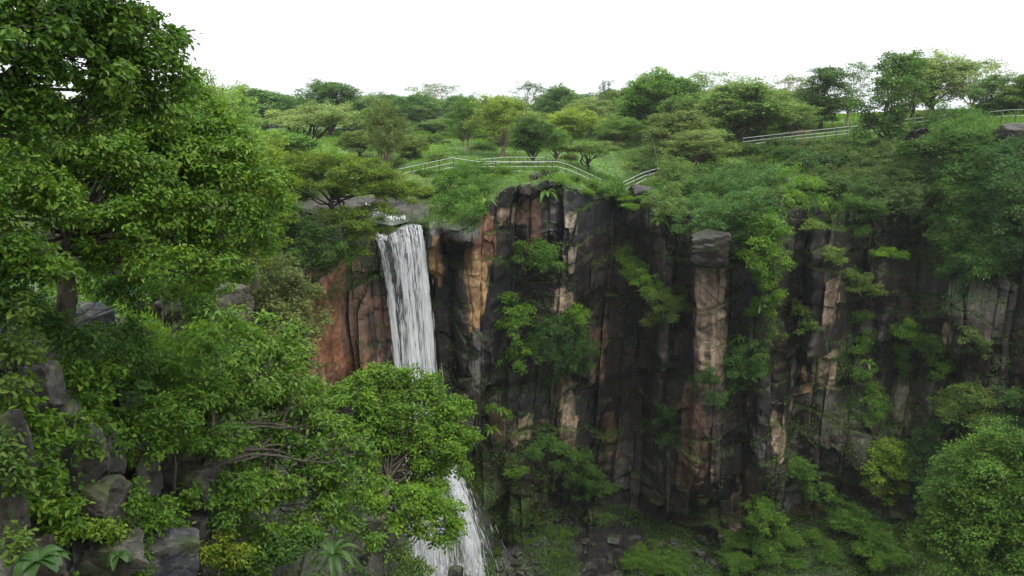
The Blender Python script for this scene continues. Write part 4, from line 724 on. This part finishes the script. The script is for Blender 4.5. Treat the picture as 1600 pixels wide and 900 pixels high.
# thick low branch lying over the near rocks belongs to the big lower-slope tree: built there; a bent stump branch on the crest
# broad-leaved and strap-leaved plants
def rosette(x, y, R, n, L, Wd, color, label, seed, name='strap_leaved_plant', rise=.9, cat='plant', group=None):
    r = np.random.default_rng(seed); root = thing(name, at(x, y, R), label, cat, group)
    for i in range(n):
        a = i*2.399+r.uniform(-.2, .2); ll = L*r.uniform(.75, 1.15); k = 9; t = np.linspace(0, 1, k); up = rise*r.uniform(.6, 1.2)
        hor = ll*(t*.85); z = ll*(up*t - (.75+.3*r.random())*t*t*1.1); c = np.stack([np.cos(a)*hor, np.sin(a)*hor, z], 1); s = np.array([-np.sin(a), np.cos(a), 0])
        w = Wd*np.sin(pi*np.clip(t*.93+.05, 0, 1))**.7*.5; wav = .12*Wd*np.sin(t*9+i)
        V = np.concatenate([c+s*w[:, None]+np.array([0, 0, 1])*(w*.45+wav*.3)[:, None], c, c-s*w[:, None]+np.array([0, 0, 1])*(w*.45-wav*.3)[:, None]])
        F = np.concatenate([np.stack([np.arange(k-1)+o_, np.arange(k-1)+1+o_, np.arange(k-1)+1+o_+k, np.arange(k-1)+o_+k], 1) for o_ in (0, k)])
        obj('leaf', mesh('leaf', V, [F], LEAF_GLOSSY, {'tint': np.full(len(V), r.uniform(.3, .8))}, smooth=True), root, color)
    return root
rosette(520, 868, 17.0, 15, .75, .15, DRK, 'strap-leaved plant with long arching leaves at the bottom before dark rock', 1)
rosette(60, 878, 10.2, 10, .40, .20, (.03, .068, .016), 'broad-leaved plant in the bottom corner', 2, 'broad_leaved_plant', .7)
rosette(185, 868, 12.1, 9, .26, .12, (.03, .068, .016), 'small broad-leaved plant on the pale block at the bottom', 3, 'broad_leaved_plant', .6)
for i, (x, y, s, lb) in enumerate([(853,303,1.5,'large-leaved rosette plant at the rim below the footpath fence'),(758,318,1.4,'large-leaved plant on the rim rocks beside the leafy shrub'),(768,672,1.2,'rosette plant on the mossy wall just right of the round crown'),(783,642,.9,'smaller rosette plant above another on the mossy wall'),(1030,348,1.2,'large-leaved plant hanging under the layered pale tree'),(1498,672,1.5,'drooping large-leaved plant below the olive flat-topped tree'),(1358,568,1.1,'large-leaved plant in the groove right of the tan buttress'),(1158,530,1.1,'large-leaved plant above the rounded shrub by the tan column'),(1190,480,1.1,'large-leaved plant on the lower end of the tall climbing shrub')]):
    rosette(x, y, far_hit(x, y)-1.2, 10, s, s*.28, mix(MID, BRI, .4), lb, 20+i, 'large_leaved_plant')

# rubble on the gorge floor, rocks on the shelf over the falls
bm_pool = [boulder_mesh(400+i, 3, 12, (.06, .056, .052), .04) for i in range(6)]
pool = [mesh('boulder', V, [f], ROCK, col=c) for V, f, c in bm_pool]
for i in range(44):
    x = rb.uniform(1015, 1095) if i < 12 else rb.uniform(1170, 1500) if i < 34 else rb.uniform(770, 900); y = rb.uniform(850, 905) if i < 34 else rb.uniform(825, 870); R = far_hit(x, y)
    bush(x, R, rb.uniform(.5, 1.25) if i < 34 else rb.uniform(.3, .6), mix(MID, BRI, rb.random()*.8), 'low green bush crowding the gorge floor along the foot of the cliff', 'bushes along the foot of the cliff', z=float(at(x, y, R)[2]))
for i in range(90):
    x = rng.uniform(770, 1130); y = rng.uniform(835, 905); R = far_hit(x, y); s = rng.uniform(.15, .8)*(1.3 if i % 9 == 0 else .8)
    o = obj('boulder', pool[i % 6]); o.location = tuple(at(x, y, R)); o.scale = (s, s*rng.uniform(.7, 1.2), s*.65); o.rotation_euler = (0, 0, rng.uniform(0, 6)); tag(o, 'dark broken boulder lying on the gorge floor under the cliff', 'rock', 'fallen boulders on the gorge floor')
pool2 = [mesh('boulder', V*np.array([1, .8, .3]), [f], ROCK, col=c*1.5) for V, f, c in bm_pool]
for i, (x, y, w) in enumerate([(505,322,34),(540,335,30),(565,338,40),(600,322,36),(628,330,40),(655,340,44),(690,338,46),(640,318,34),(670,322,44),(585,344,34),(700,352,36),(480,330,30),(615,346,34),(722,340,30),(668,352,30),(645,306,22),(560,312,26)]):
    R = 71 + (352-y)*.2; s = w*px(R)*.5; o = obj('boulder', pool2[i % 6]); o.location = tuple(at(x, y+3, R)); o.scale = (s*1.15, s, s); o.rotation_euler = (.08*math.sin(i), .1*math.cos(i), i*1.1)
    tag(o, 'flat grey ledge rock of the stream shelf above the falls', 'rock', 'flat ledge rocks around the stream')
V, f, c = boulder_mesh(31, 4, 14, (.05, .048, .046), .03)
for i, (x, y, w, h, lb) in enumerate([(838,278,26,20,'grey angular rock directly under the footpath fence'),(853,274,16,16,'smaller rock touching the angular one under the fence'),(1000,308,46,40,'big dark block on the rim beside the cliff notch'),(700,300,40,26,'dark rock under the rim shrub'),(1108,386,84,50,'dark cap block resting on the tall tan column'),(1450,212,60,30,'dark slab at the cliff top under the pale skyline tree'),(1588,212,50,26,'dark rock at the cliff top by the picture edge')]):
    R = far_hit(x, y)-.5; s = px(R)*.5; V2, f2, c2 = boulder_mesh(61+i, 4, 13, (.05, .047, .045), .03)
    o = obj('boulder', mesh('boulder', V2*np.array([w*s*1.1, w*s*.8, h*s*1.1]), [f2], ROCK, col=c2*np.array([.40, .34, .30]))); o.location = tuple(at(x, y, R)); tag(o, lb, 'rock')

# ------------------------------------------------------------------ fences
def fence(name, pts, label, posts, ph=1.15, rails=(1.0, .55), pr=.035, rr=.028):
    """pts: (x, y of the post foot, R); posts: number of posts spread along the run"""
    Q = []
    for x, y, R in pts: Q.append(at(x, y, R))
    Q = np.array(Q); sl = np.concatenate([[0], np.cumsum(np.linalg.norm(np.diff(Q, axis=0), axis=1))])
    f = lambda s: np.array([np.interp(s, sl, Q[:, k]) for k in range(3)])
    root = thing(name, Q[0], label, 'fence'); S = np.linspace(0, sl[-1], posts)
    for s in S:
        p = f(s)-Q[0]; T = Tubes(); T.add([p-np.array([0, 0, .4]), p+np.array([0, 0, ph])], pr, 6); obj('post', T.mesh('post', POST), root)
    ss = sorted(set(list(S)+list(sl)))
    for h in rails:
        T = Tubes(); T.add([f(s)-Q[0]+np.array([0, -.05, h]) for s in ss], rr, 6); obj('rail', T.mesh('rail', STEEL), root)
fence('metal_fence', [(622,284,81),(707,266,80.5),(747,272,80.5),(870,272,80.5),(886,276,80.5),(905,284,81),(940,300,82)], 'pale metal railing with dark posts along the front edge of the footpath', 16, 1.3, (1.25, .75, .3), .07, .03)
fence('metal_fence', [(742,268,83.5),(790,264,84),(852,264,84)], 'short level railing on the far side of the footpath', 5, 1.25, (1.22, .7), .07, .028)
fence('metal_fence', [(972,303,86),(1006,287,88),(1030,280,90)], 'short sloping piece of railing past the notch in the cliff edge', 4, 1.3, (1.25, .85, .4), .07, .03)
fence('metal_fence', [(1160,231,106),(1219,224,108),(1344,211,110),(1395,204,109),(1478,196,106)], 'long whitish railing climbing along the cliff top behind the bank', 20, 1.25, (1.2, .75, .35), .075, .034)
fence('metal_fence', [(1545,194,99),(1575,192,97),(1640,191,95)], 'last piece of railing at the cliff top by the picture edge', 5, 1.35, (1.3, .7), .075, .03)
# footpath between the railings, and the low causeway over the stream
def path(pts, wd, name, mat, th=.12):
    Q = np.array([at(*p) for p in pts]); t = unit(np.gradient(Q, axis=0)*np.array([1, 1, 0])); s = np.stack([-t[:, 1], t[:, 0], t[:, 2]*0], 1); k = len(Q)
    V = np.concatenate([Q-s*wd/2, Q+s*wd/2, Q-s*wd/2-[0, 0, th], Q+s*wd/2-[0, 0, th]]); i = np.arange(k-1)
    F = np.concatenate([np.stack([i, i+1, i+1+k, i+k], 1), np.stack([i, i+2*k, i+1+2*k, i+1], 1), np.stack([i+k, i+1+k, i+1+3*k, i+3*k], 1)])
    o = obj(name, mesh(name, V, [F], mat)); o['kind'] = 'structure'; return o
path([(600,284,83.5),(660,272,83),(707,262,82.5),(750,265,82.5),(800,266,82.5),(870,267,82.5),(905,276,83),(945,292,85),(975,298,88),(1020,280,92)], 1.7, 'footpath', CONC)
o = path([(425,306,74),(450,307,74),(486,309,74)], 2.2, 'causeway', CONC, .5); 

# ------------------------------------------------------------------ water
Lw = np.array([at(585, 372, 67.2), at(600, 372, 67.0), at(618, 362, 67.4), at(632, 353, 68.0), at(645, 350, 68.6), at(656, 352, 69.0)])
lu = np.linspace(0, 1, len(Lw))
def lip(u): return np.stack([np.interp(u, lu, Lw[:, k]) for k in range(3)], 1)
rw = np.random.default_rng(8)
def strands(n, cu, cw_, t0, t1, vx, vy, spread, wid, src=None, seglen=.09):
    if src is None: u = np.clip(rw.choice(cu, n, p=np.array(cw_)/sum(cw_)) + rw.normal(size=n)*.024, -.02, 1.02); p0 = lip(u); ur = u
    else: p0 = src(n); ur = rw.random(n)
    t = t0 + (t1-t0)*rw.random(n)**.8; dt = seglen*rw.uniform(.5, 1.6, n)
    idn = vn(ur*60, 0.5, seed=4)*.25
    if src is None:
        ok = (vn(ur*22, t*3.4-ur*5, seed=14)+.6*vn(ur*60, t*9, seed=15) > .05) | (rw.random(n) < .16); p0, ur, t, dt, idn = p0[ok], ur[ok], t[ok], dt[ok], idn[ok]; n = len(t)
    v = np.stack([vx + (.5-ur)*.55*(src is None) + spread*rw.normal(size=n)*.5*np.where(rw.random(n) < .08, 4, 1) + idn, vy + idn + spread*rw.normal(size=n)*np.where(rw.random(n) < .06, 3.5, 1), rw.normal(size=n)*.15+.2], 1)
    def pos(tt): tt = tt[:, None]; return p0 + v*tt + np.array([0, 0, -4.9])*tt*tt
    # air drag keeps the last part slower: cap the depth by the drop
    a = pos(t); b = pos(t+dt); w = wid*(.5+rw.random(n))*(.7+.35*t)
    s = unit(np.stack([rw.normal(size=n)+1.2, rw.normal(size=n)*.8, rw.normal(size=n)*.05], 1))*w[:, None]
    V = np.stack([a-s*.2, a+s*.2, (a+b)/2+s*.5, b, (a+b)/2-s*.5], 1).reshape(-1, 3); i = np.arange(n)[:, None]*5
    return V, i+np.array([[0, 1, 2, 3, 4]])
CU = [.02, .07, .12, .30, .36, .42, .5, .56, .62, .7, .78, .86, .92, .97]; CW = [2.0, 1.6, .6, .9, 2.2, 1.2, 1.2, .8, 1.8, 1.2, .9, 1.5, 2.4, 2.0]
parts_ = [strands(22000, CU, CW, 0, 2.62, .86, -1.15, .10, .05)]
# lower cascade: the water strikes a ledge and fans out to the right
def src2(n): c = np.array([at(686, 710, 64.5), at(694, 740, 63.6)]); return c[0] + (c[1]-c[0])*rw.random((n, 1)) + rw.normal(size=(n, 3))*np.array([.28, .3, .4])
parts_.append(strands(2600, None, None, 0, 1.35, 2.2, -1.6, .45, .075, src2))
def src3(n): return np.array(at(665, 775, 63)) + rw.normal(size=(n, 3))*np.array([1.1, .5, .6])
parts_.append(strands(1900, None, None, 0, 1.1, .6, -1.6, .6, .08, src3))
def src4(n): return np.array(at(700, 880, 61)) + rw.normal(size=(n, 3))*np.array([1.8, .8, .4])
parts_.append(strands(700, None, None, 0, .3, .2, -.5, 1.6, .12, src4, .06))
off = 0; VV = []; FF = []
for v, f in parts_: VV.append(v); FF.append(f+off); off += len(v)
wf = obj('waterfall', mesh('waterfall', np.concatenate(VV), [np.concatenate(FF)], WATER)); wf['kind'] = 'structure'
# the thin sheet behind the ropes of water
nu, ntt = 120, 160; us = np.linspace(0, 1, nu); ts = np.linspace(-.55, 2.6, ntt)
p0 = lip(us); rope = sum(w*np.exp(-((us-c)/.035)**2) for c, w in zip(CU, CW))/2.2
PV = p0[None] + np.stack([.86+(.5-us)*.55, -1.0+us*0, .2+us*0], 1)[None]*ts[:, None, None] + np.array([0, 0, -4.9])*(np.maximum(ts, 0)**2)[:, None, None]
PV[..., 1] += .18*vn(us*14, ts[:, None]*2, seed=6) + .05; PV[..., 0] += .06*vn(us*20, ts[:, None]*6, seed=7)
va = np.clip(.08+.7*rope[None]*(1-.25*ts[:, None]) + .1*ts[:, None], 0, 1)*np.ones((ntt, nu)); va[ts < 0] = .75*(1+ts[ts < 0][:, None]/.55)**.5+0*us; va[:, :1] = 0; va[:, -1:] = .1
obj('water_sheet', mesh('water_sheet', PV.reshape(-1, 3), [grid_faces(ntt, nu)], VEIL, {'veil': va.ravel()}, smooth=True), wf)
# stream on the shelf: pools and small white steps
def ribbon(pts, wd, name, mat, parent=None, kind='structure'):
    o = path(pts, wd, name, mat, .05)
    if parent: o.parent = parent; del o['kind']
    return o
st = ribbon([(440,316,74),(500,322,72.5),(560,334,71),(600,344,70),(628,349,69)], 3.0, 'stream', STREAM)
def steps(x0, y0, x1, y1, R, n):
    a, b = at(x0, y0, R), at(x1, y1, R); u = rw.random((n, 1)); p = a+(b-a)*u + rw.normal(size=(n, 3))*.06; d = np.array([.05, -.12, -.22])*rw.uniform(.5, 1.5, (n, 1)); s = np.array([1, .2, 0])*.028*rw.uniform(.6, 1.6, (n, 1))
    V = np.stack([p-s, p+s, p+d+s, p+d-s], 1).reshape(-1, 3); i = np.arange(n)[:, None]*4; return V, i+np.array([[0, 1, 2, 3]])
VV, FF, off = [], [], 0
for a in [(572,318,596,330,69,60),(600,337,636,337,68.8,30),(590,362,606,372,67.6,60),(520,326,530,336,69,20)]:
    v, f = steps(*a); VV.append(v); FF.append(f+off); off += len(v)
obj('cascade', mesh('cascade', np.concatenate(VV), [np.concatenate(FF)], WATER), st)

# ------------------------------------------------------------------ air: even haze round everything, spray at the foot of the falls
def vol_material(name, col, dens):
    m, t, N, L = newmat(name); v = N('ShaderNodeVolumePrincipled'); v.inputs['Color'].default_value = (*col, 1); v.inputs['Density'].default_value = dens; v.inputs['Anisotropy'].default_value = .2
    o = N('ShaderNodeOutputMaterial'); L(v.outputs[0], o.inputs['Volume']); return m
def box(name, lo, hi, mat):
    x0, y0, z0 = lo; x1, y1, z1 = hi; V = [(x0,y0,z0),(x1,y0,z0),(x1,y1,z0),(x0,y1,z0),(x0,y0,z1),(x1,y0,z1),(x1,y1,z1),(x0,y1,z1)]
    return obj(name, mesh(name, V, [[(0,3,2,1),(4,5,6,7),(0,1,5,4),(1,2,6,5),(2,3,7,6),(3,0,4,7)]], mat))
HZM = vol_material('haze', (.93, .96, 1.0), .00013); HZM.cycles.homogeneous_volume = True; HZM.cycles.volume_sampling = 'DISTANCE'
hz = box('haze', (-900, -130, -62), (900, 900, 40), HZM); hz['kind'] = 'stuff'
MIST = vol_material('spray_mist', (.95, .97, 1), .045)
def mist(x, y, R, rx, ry, rz):
    V, f, c = boulder_mesh(1, 4, 1, rough=0)
    V = unit(V); o = obj('spray_mist', mesh('spray_mist', V*np.array([rx, ry, rz]), [f], MIST, smooth=True)); o.location = tuple(at(x, y, R)); o['kind'] = 'stuff'
mist(665, 860, 61, 4.0, 1.6, 4.0); mist(715, 840, 61.5, 3.2, 1.5, 4.6); mist(655, 560, 66, 1.6, .8, 6)
